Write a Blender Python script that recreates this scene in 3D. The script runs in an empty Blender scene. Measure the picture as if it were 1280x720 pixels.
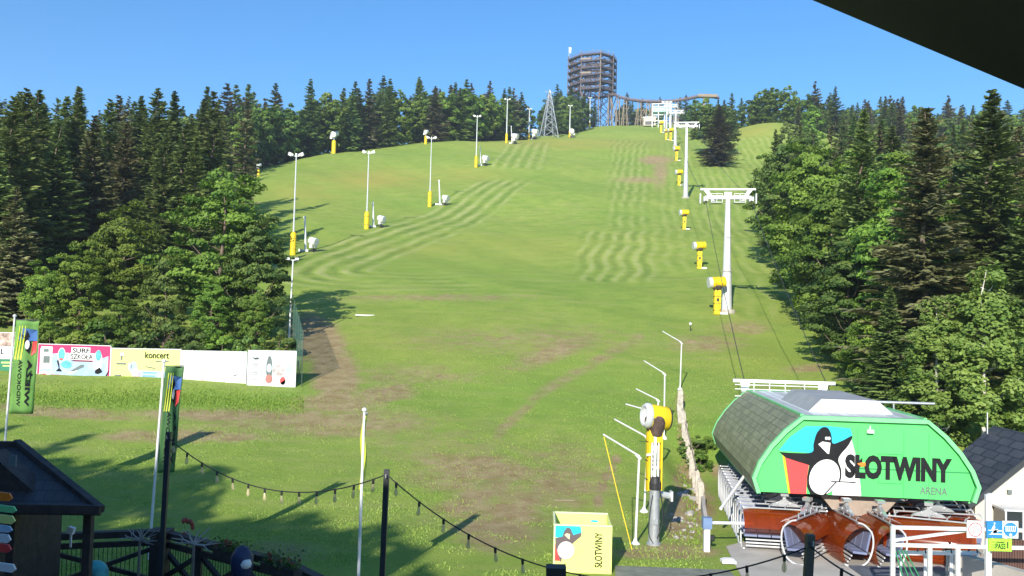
import bpy, math, random
import numpy as np
from mathutils import Vector, Matrix
random.seed(7); rng = np.random.default_rng(7)
S = bpy.context.scene; COL = S.collection
R = math.radians
# ------------------------------------------------------------------ camera
CAMZ = 8.4; F = 1108.5; PITCH = R(2.64); ROLL = R(1.4)
_f = Vector((0, math.cos(PITCH), math.sin(PITCH))); _r0 = Vector((1,0,0)); _u0 = _r0.cross(_f)
_r = _r0*math.cos(ROLL) + _u0*math.sin(ROLL); _u = _u0*math.cos(ROLL) - _r0*math.sin(ROLL)
cam_d = bpy.data.cameras.new('camera'); cam = bpy.data.objects.new('camera', cam_d); COL.objects.link(cam)
M = Matrix((( _r.x,_u.x,-_f.x,0),(_r.y,_u.y,-_f.y,0),(_r.z,_u.z,-_f.z,CAMZ),(0,0,0,1)))
cam.matrix_world = M
cam_d.sensor_width = 36; cam_d.lens = 36*F/1280; cam_d.clip_end = 6000; cam_d.clip_start = 0.05
S.camera = cam
S.render.resolution_x = 1024; S.render.resolution_y = 576
# ------------------------------------------------------------------ light
SUN_EL, SUN_AZ = R(25), R(16)      # the sun stands behind and a little left of the camera; shadows run away and right by SUN_AZ
W = bpy.data.worlds.new('World'); S.world = W; W.use_nodes = True
nt = W.node_tree; nt.nodes.clear()
sky = nt.nodes.new('ShaderNodeTexSky'); sky.sky_type = 'NISHITA'; sky.sun_disc = False
sky.sun_elevation = SUN_EL; sky.sun_rotation = math.pi + SUN_AZ
sky.altitude = 600; sky.air_density = 1.0; sky.dust_density = 0.0; sky.ozone_density = 4.0
bg = nt.nodes.new('ShaderNodeBackground'); bg.inputs[1].default_value = 0.13
wo = nt.nodes.new('ShaderNodeOutputWorld')
hs_=nt.nodes.new('ShaderNodeHueSaturation'); hs_.inputs['Saturation'].default_value=1.22; nt.links.new(sky.outputs[0], hs_.inputs['Color']); nt.links.new(hs_.outputs[0], bg.inputs[0]); nt.links.new(bg.outputs[0], wo.inputs[0])
sl = bpy.data.lights.new('sun', 'SUN'); sl.energy = 4.6; sl.angle = R(0.53); sl.color = (1, .93, .80)
so = bpy.data.objects.new('sun', sl); COL.objects.link(so)
sd = Vector((math.sin(SUN_AZ)*math.cos(SUN_EL), math.cos(SUN_AZ)*math.cos(SUN_EL), -math.sin(SUN_EL)))
so.rotation_euler = sd.to_track_quat('-Z', 'Y').to_euler(); so.location = (-20, -60, 60)
S.view_settings.view_transform = 'Standard'; S.view_settings.look = 'None'; S.view_settings.exposure = 0.68
S.view_settings.gamma = 1
S.render.engine = 'CYCLES'
S.cycles.transparent_max_bounces = 12; S.cycles.max_bounces = 6

# ------------------------------------------------------------------ measuring helpers
def ray(px, py):
    return (_f*F + _r*(px-640) - _u*(py-360)).normalized()
def at(px, py, d):                     # point seen at a photo pixel, d metres in front
    v = ray(px, py); t = d/v.y
    return Vector((0,0,CAMZ)) + v*t
def proj(x, y, z):                     # numpy: world -> photo pixel
    z = z-CAMZ
    a = x*_r.x+y*_r.y+z*_r.z; b = x*_u.x+y*_u.y+z*_u.z; c = x*_f.x+y*_f.y+z*_f.z
    c = np.maximum(c, 1)
    return 640+F*a/c, 360-F*b/c

def sstep(a, b, x):
    t = np.clip((x-a)/(b-a), 0, 1); return t*t*(3-2*t)
PD = [-200,0,40,50,58,66,80,98,120,135,163,199,258,300,340,420,500,560,620,700,1000,3000]
PZ = [0,0,.1,1.2,2.5,3.9,6.9,10.9,15.5,19,26,36.5,55.5,69,81,99.5,125,143,150,152,140,40]
def smooth_interp(x, xs, ys):          # monotone-ish cubic
    xs = np.array(xs, float); ys = np.array(ys, float)
    m = np.gradient(ys, xs); i = np.clip(np.searchsorted(xs, x)-1, 0, len(xs)-2)
    h = xs[i+1]-xs[i]; t = np.clip((x-xs[i])/h, 0, 1)
    return ((2*t**3-3*t**2+1)*ys[i] + (t**3-2*t**2+t)*h*m[i] + (-2*t**3+3*t**2)*ys[i+1] + (t**3-t**2)*h*m[i+1])
CU = [-400,150,250,350,420,500,600,680,760,830,900,960,1050,1700]
CR = [170,172,182,199,219,227,238,244,258,262,262,266,270,275]
def zf(x, y):
    x = np.asarray(x, float); y = np.asarray(y, float)
    z = smooth_interp(y, PD, PZ)
    z = np.where(y < 40, np.maximum(z, 0)*sstep(0,40,y), z)
    yy = np.maximum(y, 60); u = 640+F*x/yy
    cap = smooth_interp(np.clip(u,-399,1699), CU, CR)
    Rm = (z-CAMZ)/yy*F
    k = 8.0; h = np.clip(.5+.5*(cap-Rm)/k, 0, 1)
    Rs = cap*(1-h)+Rm*h - k*h*(1-h)
    z = np.where(y > 90, CAMZ+Rs*yy/F, z)
    z = np.where(y >= 640, z*sstep(4000,640,y), z)
    # knoll on the right
    z = z + 9.5*np.exp(-(((x-101)/24)**2+((y-335)/40)**2))
    # gentle undulation
    z = z + sstep(60,160,y)*(.5*np.sin(x*.09+y*.031)+.35*np.sin(y*.12+x*.02+1))*1.0
    z = z + sstep(36,60,y)*.08*np.sin(x*.45+.3*y)
    # the lift station stands on levelled ground
    m = sstep(8.0,10.5,x)*sstep(58,50,y)
    z = z*(1-m) + np.minimum(z, -0.02)*m
    # small bank under the banners
    z = z + .2*sstep(-15,-19,x)*np.exp(-((y-64.5-(x+35)*-.02)/1.7)**2)
    return z
def zg(x, y): return float(zf(x, y))
def gnd(px, py, dmin=20):              # ground point seen at a photo pixel
    v = ray(px, py); d = dmin
    while d < 700:
        p = Vector((0,0,CAMZ)) + v*(d/v.y)
        if p.z <= zg(p.x, p.y): return p
        d += .15 if d < 120 else .6
    return p
def on(px, d):                         # ground point at picture column px and distance d
    p = at(px, 300, d); q = at(px, 420, d); g = zg(q.x, d)
    t = (g-q.z)/(p.z-q.z); x = q.x+(p.x-q.x)*t
    return Vector((x, d, zg(x, d)))

# ------------------------------------------------------------------ materials
def mat(name, col, rough=.6, metal=0., var=.12, scale=3., bump=0., spec=.5):
    m = bpy.data.materials.new(name); m.use_nodes = True; n = m.node_tree.nodes; l = m.node_tree.links
    b = n['Principled BSDF']; b.inputs['Roughness'].default_value = rough; b.inputs['Metallic'].default_value = metal
    b.inputs['Specular IOR Level'].default_value = spec
    tc = n.new('ShaderNodeTexCoord'); no = n.new('ShaderNodeTexNoise'); no.inputs['Scale'].default_value = scale; no.inputs['Detail'].default_value = 5
    l.new(tc.outputs['Object'], no.inputs['Vector'])
    mx = n.new('ShaderNodeMix'); mx.data_type = 'RGBA'
    c = list(col)+[1]
    mx.inputs[6].default_value = [v*(1-var) for v in col]+[1]; mx.inputs[7].default_value = [min(1,v*(1+var)) for v in col]+[1]
    mr = n.new('ShaderNodeMapRange'); mr.inputs[1].default_value=.3; mr.inputs[2].default_value=.7
    l.new(no.outputs[0], mr.inputs[0]); l.new(mr.outputs[0], mx.inputs[0]); l.new(mx.outputs[2], b.inputs['Base Color'])
    if bump:
        bu = n.new('ShaderNodeBump'); bu.inputs['Strength'].default_value = bump; bu.inputs['Distance'].default_value=.03
        n2 = n.new('ShaderNodeTexNoise'); n2.inputs['Scale'].default_value = scale*6; l.new(tc.outputs['Object'], n2.inputs['Vector'])
        l.new(n2.outputs[0], bu.inputs['Height']); l.new(bu.outputs[0], b.inputs['Normal'])
    return m
def alpha_mat(name, col, a, rough=.4, tint=None):
    m = mat(name, col, rough); n = m.node_tree.nodes; l = m.node_tree.links
    out = n['Material Output']; b = n['Principled BSDF']; t = n.new('ShaderNodeBsdfTransparent')
    t.inputs[0].default_value = (list(tint) if tint else [1,1,1])+[1]
    mx = n.new('ShaderNodeMixShader'); mx.inputs[0].default_value = a
    l.new(t.outputs[0], mx.inputs[1]); l.new(b.outputs[0], mx.inputs[2]); l.new(mx.outputs[0], out.inputs[0])
    return m
def leaf_mat(name, c1, c2, trans=.25):
    m = bpy.data.materials.new(name); m.use_nodes = True; n = m.node_tree.nodes; l = m.node_tree.links
    b = n['Principled BSDF']; b.inputs['Roughness'].default_value = .55; b.inputs['Specular IOR Level'].default_value = .25
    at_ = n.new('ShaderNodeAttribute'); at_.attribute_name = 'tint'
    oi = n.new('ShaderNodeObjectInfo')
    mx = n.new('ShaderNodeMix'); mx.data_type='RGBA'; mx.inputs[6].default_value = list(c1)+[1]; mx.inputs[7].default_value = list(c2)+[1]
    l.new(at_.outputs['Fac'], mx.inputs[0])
    hs = n.new('ShaderNodeHueSaturation'); l.new(mx.outputs[2], hs.inputs['Color'])
    a = n.new('ShaderNodeMapRange'); a.inputs[3].default_value=.482; a.inputs[4].default_value=.518; l.new(oi.outputs['Random'], a.inputs[0]); l.new(a.outputs[0], hs.inputs['Hue'])
    mu = n.new('ShaderNodeMath'); mu.operation='MULTIPLY'; mu.inputs[1].default_value=7.31; l.new(oi.outputs['Random'], mu.inputs[0])
    fr = n.new('ShaderNodeMath'); fr.operation='FRACT'; l.new(mu.outputs[0], fr.inputs[0])
    v = n.new('ShaderNodeMapRange'); v.inputs[3].default_value=.7; v.inputs[4].default_value=1.3; l.new(fr.outputs[0], v.inputs[0]); l.new(v.outputs[0], hs.inputs['Value'])
    l.new(hs.outputs[0], b.inputs['Base Color'])
    tr = n.new('ShaderNodeBsdfTranslucent'); l.new(hs.outputs[0], tr.inputs[0])
    ms = n.new('ShaderNodeMixShader'); ms.inputs[0].default_value = trans
    l.new(b.outputs[0], ms.inputs[1]); l.new(tr.outputs[0], ms.inputs[2]); l.new(ms.outputs[0], n['Material Output'].inputs[0])
    return m
m_white = mat('painted_white_steel', (.72,.73,.74), .45, var=.08)
m_galv = mat('galvanised_steel', (.48,.50,.53), .42, .55, var=.12, scale=6)
m_galvl = mat('pale_galvanised_steel', (.62,.64,.66), .5, .2, var=.08, scale=4)
m_alu = mat('dull_aluminium', (.55,.56,.58), .35, .7)
m_yel = mat('yellow_padding', (.82,.58,.01), .55, var=.1, scale=4)
m_black = mat('black_rubber', (.02,.02,.022), .6)
m_dark = mat('dark_steel', (.05,.055,.06), .5, .3)
m_cable = mat('steel_rope', (.07,.07,.07), .5, .5)
m_conc = mat('concrete', (.42,.39,.35), .85, var=.16, scale=.8, bump=.3)
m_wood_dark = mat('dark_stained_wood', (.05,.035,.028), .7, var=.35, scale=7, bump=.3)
m_wood = mat('weathered_wood', (.30,.24,.18), .8, var=.25, scale=5, bump=.3)
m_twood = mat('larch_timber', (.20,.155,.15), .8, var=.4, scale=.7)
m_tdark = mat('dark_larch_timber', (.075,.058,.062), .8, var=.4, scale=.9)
m_green = mat('light_green_panel', (.10,.62,.16), .4, var=.04, scale=.5)
m_green2 = mat('pale_green_trim', (.20,.66,.27), .42, var=.05)
m_lime = mat('lime_yellow_panel', (.74,.80,.24), .5, var=.03)
m_cyan = mat('cyan_print', (.02,.52,.72), .5, var=.03)
m_red = mat('red_print', (.72,.06,.06), .5, var=.03)
m_pink = mat('magenta_print', (.70,.02,.13), .5, var=.05)
m_lblue = mat('light_blue_print', (.40,.60,.78), .5, var=.12, scale=1.5)
m_pblue = mat('pale_grey_blue_print', (.55,.64,.74), .5, var=.15, scale=1.5)
m_ink = mat('charcoal_print', (.020,.021,.023), .9, spec=.1)
m_wp = mat('white_print', (.80,.80,.80), .5, var=.02)
m_banner = mat('white_banner_cloth', (.74,.75,.78), .6, var=.04, scale=1)
m_grey = mat('grey_print', (.15,.18,.18), .7, spec=.2)
m_teal = mat('teal_print', (.10,.42,.48), .5, var=.25, scale=4)
m_orange = mat('orange_print', (.80,.22,.02), .5)
m_flag = mat('shade_dark_flag_cloth', (.055,.155,.05), .7, var=.2, scale=1.2)  # darker green carries the shade the narrow flag hangs in
m_flag2 = mat('yellow_flag_cloth', (.62,.68,.08), .7, var=.12, scale=1.2)
m_blue = mat('sign_blue', (.03,.22,.52), .4)
m_glass = mat('dark_glass', (.02,.028,.03), .08, var=.1, spec=.8)
m_plaster = mat('cream_plaster', (.62,.56,.47), .85, var=.05, scale=.8)
m_seat = mat('blue_grey_seat', (.17,.20,.33), .6, var=.1)
m_skin_bark = mat('bark', (.16,.12,.09), .9, var=.35, scale=5, bump=.5)
m_birch = mat('birch_bark', (.55,.52,.46), .8, var=.35, scale=3)
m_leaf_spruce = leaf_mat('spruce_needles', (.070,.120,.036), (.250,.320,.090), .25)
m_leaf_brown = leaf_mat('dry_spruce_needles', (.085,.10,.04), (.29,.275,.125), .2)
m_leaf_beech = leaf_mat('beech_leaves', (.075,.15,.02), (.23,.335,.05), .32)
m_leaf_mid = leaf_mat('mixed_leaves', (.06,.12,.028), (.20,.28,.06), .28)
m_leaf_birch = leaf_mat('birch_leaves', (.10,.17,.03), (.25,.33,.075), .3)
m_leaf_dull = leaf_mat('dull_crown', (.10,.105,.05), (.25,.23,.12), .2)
m_bubble = alpha_mat('orange_canopy_shell', (.24,.040,.005), .62, .1, (.85,.24,.05))
m_net = alpha_mat('green_netting', (.10,.30,.20), .38, .8)
m_bulb = alpha_mat('clear_bulb_glass', (.75,.68,.45), .45, .1, (1,.97,.85))
def roof_tiles(name, c, sx, sy, groove=.35, axis='uv'):
    m = mat(name, c, .5); n = m.node_tree.nodes; l = m.node_tree.links; b = n['Principled BSDF']
    tc = n.new('ShaderNodeTexCoord'); mp = n.new('ShaderNodeMapping'); mp.inputs['Scale'].default_value = (sx, sy, 1)
    l.new(tc.outputs['UV'], mp.inputs[0])
    br = n.new('ShaderNodeTexBrick'); br.inputs['Scale'].default_value=1; br.inputs['Mortar Size'].default_value=.05
    br.inputs['Brick Width'].default_value=1; br.inputs['Row Height'].default_value=1
    br.inputs['Color1'].default_value=[v*.8 for v in c]+[1]; br.inputs['Color2'].default_value=[v*1.25 for v in c]+[1]; br.inputs['Mortar'].default_value=[v*groove for v in c]+[1]
    l.new(mp.outputs[0], br.inputs[0])
    no = n.new('ShaderNodeTexNoise'); no.inputs['Scale'].default_value=1.3; l.new(tc.outputs['Object'], no.inputs[0])
    mx = n.new('ShaderNodeMix'); mx.data_type='RGBA'; mx.blend_type='MULTIPLY'; mx.inputs[0].default_value=.45
    l.new(br.outputs[0], mx.inputs[6]); l.new(no.outputs[0], mx.inputs[7]); l.new(mx.outputs[2], b.inputs['Base Color'])
    bu = n.new('ShaderNodeBump'); bu.inputs['Strength'].default_value=.6; bu.inputs['Distance'].default_value=.04; bu.invert=True
    l.new(br.outputs['Fac'], bu.inputs['Height']); l.new(bu.outputs[0], b.inputs['Normal'])
    return m
m_shell = roof_tiles('olive_side_cladding', (.30,.31,.19), 4.4, 7, .6)
m_tile = roof_tiles('grey_roof_tiles', (.075,.075,.08), .9, 2.4, .3)
m_roofm = roof_tiles('ribbed_grey_metal', (.72,.76,.76), 3.0, .05, .6)
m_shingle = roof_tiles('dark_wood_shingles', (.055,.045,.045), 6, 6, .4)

# ------------------------------------------------------------------ mesh builder
class MB:
    def __init__(s): s.v=[]; s.f=[]; s.uv={}
    def add(s, vs, fs):
        o = len(s.v); s.v += [tuple(v) for v in vs]; s.f += [tuple(i+o for i in f) for f in fs]; return s
    def box(s, c, d, rot=None):
        x,y,z = d[0]/2,d[1]/2,d[2]/2
        vs = [Vector(p) for p in ((-x,-y,-z),(x,-y,-z),(x,y,-z),(-x,y,-z),(-x,-y,z),(x,-y,z),(x,y,z),(-x,y,z))]
        if rot is not None: vs = [rot @ v for v in vs]
        vs = [v+Vector(c) for v in vs]
        return s.add(vs, [(0,3,2,1),(4,5,6,7),(0,1,5,4),(1,2,6,5),(2,3,7,6),(3,0,4,7)])
    def bar(s, a, b, w, h=None):
        a=Vector(a); b=Vector(b); h = h or w; L=(b-a).length
        if L<1e-6: return s
        q=(b-a).to_track_quat('Z','Y').to_matrix()
        return s.box((a+b)/2, (w,h,L), q)
    def tube(s, a, b, r0, r1=None, n=10, cap=True):
        return s.path([a,b],[r0, r0 if r1 is None else r1], n, cap)
    def path(s, pts, rs, n=8, cap=True):
        pts=[Vector(p) for p in pts]
        if not hasattr(rs,'__len__'): rs=[rs]*len(pts)
        vs=[]; prev=None
        for i,p in enumerate(pts):
            d = (pts[min(i+1,len(pts)-1)]-pts[max(i-1,0)]).normalized()
            if prev is None: a = d.orthogonal().normalized()
            else:
                a = prev-d*prev.dot(d)
                a = a.normalized() if a.length>1e-6 else d.orthogonal().normalized()
            prev=a; b=d.cross(a)
            for k in range(n):
                t=2*math.pi*k/n; vs.append(p+(a*math.cos(t)+b*math.sin(t))*rs[i])
        fs=[]
        for i in range(len(pts)-1):
            for k in range(n):
                k2=(k+1)%n; fs.append((i*n+k,i*n+k2,(i+1)*n+k2,(i+1)*n+k))
        if cap: fs.append(tuple(range(n-1,-1,-1))); fs.append(tuple(range((len(pts)-1)*n,len(pts)*n)))
        return s.add(vs,fs)
    def lathe(s, c, prof, n=14, axis=Vector((0,0,1))):
        c=Vector(c); q=Vector(axis).to_track_quat('Z','Y').to_matrix(); vs=[]
        for r,z in prof:
            for k in range(n):
                t=2*math.pi*k/n; vs.append(c+q@Vector((r*math.cos(t),r*math.sin(t),z)))
        fs=[]
        for i in range(len(prof)-1):
            for k in range(n):
                k2=(k+1)%n; fs.append((i*n+k,i*n+k2,(i+1)*n+k2,(i+1)*n+k))
        fs.append(tuple(range(n-1,-1,-1))); fs.append(tuple(range((len(prof)-1)*n,len(prof)*n)))
        return s.add(vs,fs)
    def prism(s, poly, thick, fn):     # poly 2-D, fn(a,b,t) -> 3-D
        n=len(poly); vs=[fn(a,b,0) for a,b in poly]+[fn(a,b,thick) for a,b in poly]
        fs=[tuple(range(n)),tuple(range(2*n-1,n-1,-1))]+[(i,i+n,(i+1)%n+n,(i+1)%n) for i in range(n)]
        return s.add(vs,fs)
    def build(s, name, m, parent=None, smooth=False, uv=None):
        me=bpy.data.meshes.new(name); me.from_pydata(s.v,[],s.f); me.materials.append(m); me.validate()
        if uv:
            ul=me.uv_layers.new(name='UVMap')
            for lp in me.loops: ul.data[lp.index].uv = uv(me.vertices[lp.vertex_index].co)
        if smooth:
            me.polygons.foreach_set('use_smooth',[True]*len(me.polygons))
            try: me.set_sharp_from_angle(angle=R(40))
            except Exception: pass
        me.update()
        o=bpy.data.objects.new(name,me); COL.objects.link(o)
        if parent: o.parent=parent
        return o
def tag(o, label, cat, group=None):
    o['label']=label; o['category']=cat
    if group: o['group']=group
    return o
def thing(name, label, cat, loc=(0,0,0), rz=0, group=None):
    o=bpy.data.objects.new(name,None); COL.objects.link(o); o.location=loc; o.rotation_euler=(0,0,rz); o.empty_display_size=.2
    return tag(o,label,cat,group)
def struct(o, kind='structure'): o['kind']=kind; return o
def dup(root, loc, rz=None, label=None, scale=None, group=None):
    r=root.copy(); COL.objects.link(r); r.location=loc
    if rz is not None: r.rotation_euler=(0,0,rz)
    if label: r['label']=label
    if scale: r.scale=(scale,)*3 if not hasattr(scale,'__len__') else scale
    if group: r['group']=group
    for ch in list(root.children):
        c=ch.copy(); COL.objects.link(c); c.parent=r
        for g in list(ch.children):
            d=g.copy(); COL.objects.link(d); d.parent=c
    return r
def text_geo(s, h, width=None, bold=0., cx=0, cy=0, mirror=False):
    """text as flat 2-D triangles scaled to height h and width, centred"""
    cu=bpy.data.curves.new('t','FONT'); cu.body=s; cu.size=1; cu.offset=bold; cu.resolution_u=3
    ob=bpy.data.objects.new('t',cu); COL.objects.link(ob); dg=bpy.context.evaluated_depsgraph_get(); dg.update()
    me=bpy.data.meshes.new_from_object(ob.evaluated_get(dg)); bpy.data.objects.remove(ob)
    vs=[(v.co.x,v.co.y) for v in me.vertices]; fs=[tuple(p.vertices) for p in me.polygons]; bpy.data.meshes.remove(me)
    x0=min(v[0] for v in vs); x1=max(v[0] for v in vs); y0=min(v[1] for v in vs); y1=max(v[1] for v in vs)
    sy=h/(y1-y0); sx=(width/(x1-x0)) if width else sy
    if mirror: sx=-sx
    return [((x-(x0+x1)/2)*sx+cx,(y-(y0+y1)/2)*sy+cy) for x,y in vs], fs
def text_on(mb, s, h, width, fn, bold=0., cx=0, cy=0, rot=0, mirror=False):
    vs,fs=text_geo(s,h,width,bold,0,0,mirror); c,sn=math.cos(rot),math.sin(rot)
    mb.add([fn(x*c-y*sn+cx, x*sn+y*c+cy, 0) for x,y in vs], fs)

# ------------------------------------------------------------------ ground
def poly_dist(px, py, pts):            # distance + signed side to a polyline, numpy
    best=np.full(px.shape,1e9); sg=np.zeros(px.shape); tt=np.zeros(px.shape)
    for i in range(len(pts)-1):
        ax,ay=pts[i]; bx,by=pts[i+1]; dx,dy=bx-ax,by-ay; L2=dx*dx+dy*dy
        t=np.clip(((px-ax)*dx+(py-ay)*dy)/L2,0,1); ex=px-ax-t*dx; ey=py-ay-t*dy; d=np.hypot(ex,ey)
        m=d<best; best=np.where(m,d,best); sg=np.where(m,np.sign(dx*ey-dy*ex),sg); tt=np.where(m,(i+t)/(len(pts)-1),tt)
    return best,sg,tt
def spline(pts, k=8):
    out=[]; P=[pts[0]]+list(pts)+[pts[-1]]
    for i in range(1,len(P)-2):
        for j in range(k):
            t=j/k; a=[]
            for c in range(len(pts[0])):
                p0,p1,p2,p3=P[i-1][c],P[i][c],P[i+1][c],P[i+2][c]
                a.append(.5*((2*p1)+(-p0+p2)*t+(2*p0-5*p1+4*p2-p3)*t*t+(-p0+3*p1-3*p2+p3)*t**3))
            out.append(tuple(a))
    out.append(tuple(pts[-1])); return out
def build_ground():
    ys=np.concatenate([np.linspace(-120,20,20),np.linspace(22,70,110)[0:],np.linspace(70.6,140,120),np.linspace(141,360,150),np.linspace(364,640,70),np.geomspace(660,3500,24)])
    T=np.linspace(-1,1,461); T=np.sign(T)*np.abs(T)**1.15
    Y,TT=np.meshgrid(ys,T,indexing='ij'); X=TT*(60+np.maximum(Y,0)*.95)
    Z=zf(X,Y)
    nr,nc=X.shape; n=nr*nc
    me=bpy.data.meshes.new('ground'); me.vertices.add(n)
    me.vertices.foreach_set('co',np.stack([X,Y,Z],-1).reshape(-1))
    idx=np.arange(n).reshape(nr,nc); q=np.stack([idx[:-1,:-1],idx[:-1,1:],idx[1:,1:],idx[1:,:-1]],-1).reshape(-1,4)
    me.loops.add(q.size); me.loops.foreach_set('vertex_index',q.reshape(-1)); me.polygons.add(len(q))
    me.polygons.foreach_set('loop_start',np.arange(0,q.size,4)); me.polygons.foreach_set('use_smooth',np.ones(len(q),bool))
    me.update()
    px,py=proj(X,Y,Z)
    def blob(cx,cy,rx,ry,rot=0,p=1):
        c,s=math.cos(rot),math.sin(rot); dx,dy=px-cx,py-cy
        a=(dx*c+dy*s)/rx; b=(-dx*s+dy*c)/ry
        return np.exp(-(a*a+b*b)*p)
    dirt=np.zeros_like(X)
    for b in [(395,425,34,24,.5,1.0),(420,470,26,34,-.2,.95),(420,505,60,14,0,.6),(300,520,150,8,.02,.55),(230,545,120,10,0,.5),(70,515,110,8,.08,.55),(480,492,45,12,-.1,.6),
              (690,440,70,14,-.35,.45),(600,585,110,22,.1,.5),(640,640,50,34,-.3,.5),(590,625,60,16,-.4,.5),(825,215,12,24,.1,.42),(820,200,22,6,0,.6),(800,225,40,5,0,.4),
              (880,430,60,14,.0,.35),(930,410,40,12,0,.35),(540,372,160,6,0,.3),(1010,460,40,6,-.05,.4),(860,640,30,36,.2,.85),(858,600,14,24,.2,.8),(835,690,60,9,0,.75),(345,690,60,16,0,.4),(905,590,16,12,0,.6),(560,565,190,50,.05,.20),(700,600,80,60,0,.36),(580,600,90,30,.1,.34),(400,528,170,22,0,.42),(650,425,220,26,0,.24),(620,655,70,40,0,.45),(520,470,120,20,0,.28),(856,650,20,18,0,1.6),(870,622,9,24,0,1.3)]:
        dirt=np.maximum(dirt,(b[5]*1.18+.04)*blob(*b[:5]))
    d,_,_=poly_dist(px,py,spline([(620,545),(680,490),(740,455),(800,420)])); dirt=np.maximum(dirt,.38*np.exp(-(d/9)**2))
    d,_,_=poly_dist(px,py,spline([(745,640),(752,610),(762,590),(772,570)])); dirt=np.maximum(dirt,.9*np.exp(-(d/3.5)**2))
    d,_,_=poly_dist(px,py,spline([(850,495),(853,540),(866,600),(878,650)])); dirt=np.maximum(dirt,.7*np.exp(-(d/5)**2))
    # mown swaths: a running coordinate and a mask
    sc=np.zeros_like(X); sm=np.zeros_like(X)
    def swath(pts,half,width,amt):
        nonlocal sc,sm
        P=[gnd(*p) for p in pts]; P=spline([(p.x,p.y) for p in P])
        d,sg,tt=poly_dist(X,Y,P); m=amt*sstep(half,half*.75,d)*sstep(0,.06,tt)*sstep(1,.94,tt)*(1-.62*sstep(.62,.8,tt)*(half<8.5))
        k=m>sm; sc=np.where(k,sg*d/width,sc); sm=np.where(k,m,sm)
    swath([(640,222),(600,248),(540,283),(470,308),(415,328),(398,342),(430,350),(500,351),(600,350)],8,3.3,1.0)
    swath([(645,212),(665,178)],9,3.4,.7)
    wob=(.15*np.sin(Y*.14)+.25*np.sin(Y*.31+X*.1))*(1+.6*(Y<165))+.3*np.sin(Y*.05+X*.12)
    lx=X-Y*.158
    def zone(x0,x1,y0,y1,e=8): return sstep(x0,x0+e,px)*sstep(x1,x1-e,px)*sstep(y0,y0+6,py)*sstep(y1,y1-8,py)
    zn=np.maximum.reduce([.8*zone(712,830,285,356,24),.62*zone(752,822,165,290,20),.35*zone(815,872,165,345,12),.5*zone(866,1000,168,300,12),.45*zone(900,1040,290,400,10)])
    k=(zn>sm)&(Y<420); sc=np.where(k,(lx+wob)/2.35,sc); sm=np.where(k,zn,sm)
    yel=np.maximum.reduce([.8*blob(470,225,70,14),.5*blob(380,240,60,14),.5*blob(580,218,50,10),.7*blob(700,180,110,8),.6*blob(940,160,40,14),.35*blob(600,310,200,20),.35*blob(960,430,80,60),.25*blob(560,430,180,40)])
    lush=np.maximum.reduce([.9*blob(990,440,60,26),.8*blob(900,540,30,50),.7*blob(960,380,30,30),.6*blob(640,470,150,40),.5*blob(560,330,150,18),.8*sstep(355,380,px)*0+.8*blob(200,503,220,9),.5*blob(800,520,60,60)])
    for nm,a in (('dirt',dirt),('swath',sc),('swath_mask',sm),('yellow',yel),('lush',lush)):
        at_=me.attributes.new(nm,'FLOAT','POINT'); at_.data.foreach_set('value',a.reshape(-1).astype(np.float32))
    m=bpy.data.materials.new('meadow'); m.use_nodes=True; N=m.node_tree.nodes; L=m.node_tree.links; b=N['Principled BSDF']
    b.inputs['Roughness'].default_value=.9; b.inputs['Specular IOR Level'].default_value=.15
    tc=N.new('ShaderNodeTexCoord')
    def noise(scale,det=4,vec=None,rough=.6):
        x=N.new('ShaderNodeTexNoise'); x.inputs['Scale'].default_value=scale; x.inputs['Detail'].default_value=det; x.inputs['Roughness'].default_value=rough
        L.new(vec or tc.outputs['Object'],x.inputs['Vector']); return x.outputs[0]
    def attr(nm): x=N.new('ShaderNodeAttribute'); x.attribute_name=nm; return x.outputs['Fac']
    def mth(op,a,b_=None,c=None):
        x=N.new('ShaderNodeMath'); x.operation=op
        for i,v in enumerate((a,b_,c)):
            if v is None: continue
            if hasattr(v,'links'): L.new(v,x.inputs[i])
            else: x.inputs[i].default_value=v
        return x.outputs[0]
    def mr(v,a,b_,c=0.,d=1.):
        x=N.new('ShaderNodeMapRange'); x.inputs[1].default_value=a; x.inputs[2].default_value=b_; x.inputs[3].default_value=c; x.inputs[4].default_value=d; L.new(v,x.inputs[0]); return x.outputs[0]
    def mix(f,a,c,bt='MIX'):
        x=N.new('ShaderNodeMix'); x.data_type='RGBA'; x.blend_type=bt
        if hasattr(f,'links'): L.new(f,x.inputs[0])
        else: x.inputs[0].default_value=f
        for i,v in ((6,a),(7,c)):
            if hasattr(v,'links'): L.new(v,x.inputs[i])
            else: x.inputs[i].default_value=list(v)+[1]
        return x.outputs[2]
    g=mix(mr(noise(.035,5),.35,.65),(.265,.385,.064),(.370,.445,.088))
    g=mix(mr(noise(.35,8,rough=.72),.35,.65,0,.85),g,(.195,.315,.050))
    st=N.new('ShaderNodeMapping'); st.inputs['Scale'].default_value=(.12,.55,.3); L.new(tc.outputs['Object'],st.inputs[0])
    g=mix(mr(noise(1,6,st.outputs[0]),.5,.72,0,.55),g,(.390,.400,.135))
    g=mix(mth('MULTIPLY',attr('lush'),.75),g,(.205,.360,.050))
    g=mix(mth('MULTIPLY',attr('yellow'),mr(noise(.09,4),.25,.55)),g,(.430,.380,.085))
    # dry speckle
    g=mix(mr(noise(2.2,5),.55,.75,0,.45),g,(.38,.37,.15))
    g=mix(mr(noise(7,4,rough=.7),.52,.75,0,.5),g,(.11,.18,.035))
    # swaths
    wv=mth('SINE',mth('MULTIPLY',mth('ADD',attr('swath'),mth('MULTIPLY',noise(.25,3),.35)),6.2832))
    up=mr(wv,.1,.8); dn=mr(wv,-.1,-.85)
    br=mr(noise(.16,6,rough=.7),.38,.6,.12,1)
    smk=mth('MULTIPLY',attr('swath_mask'),br)
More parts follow.
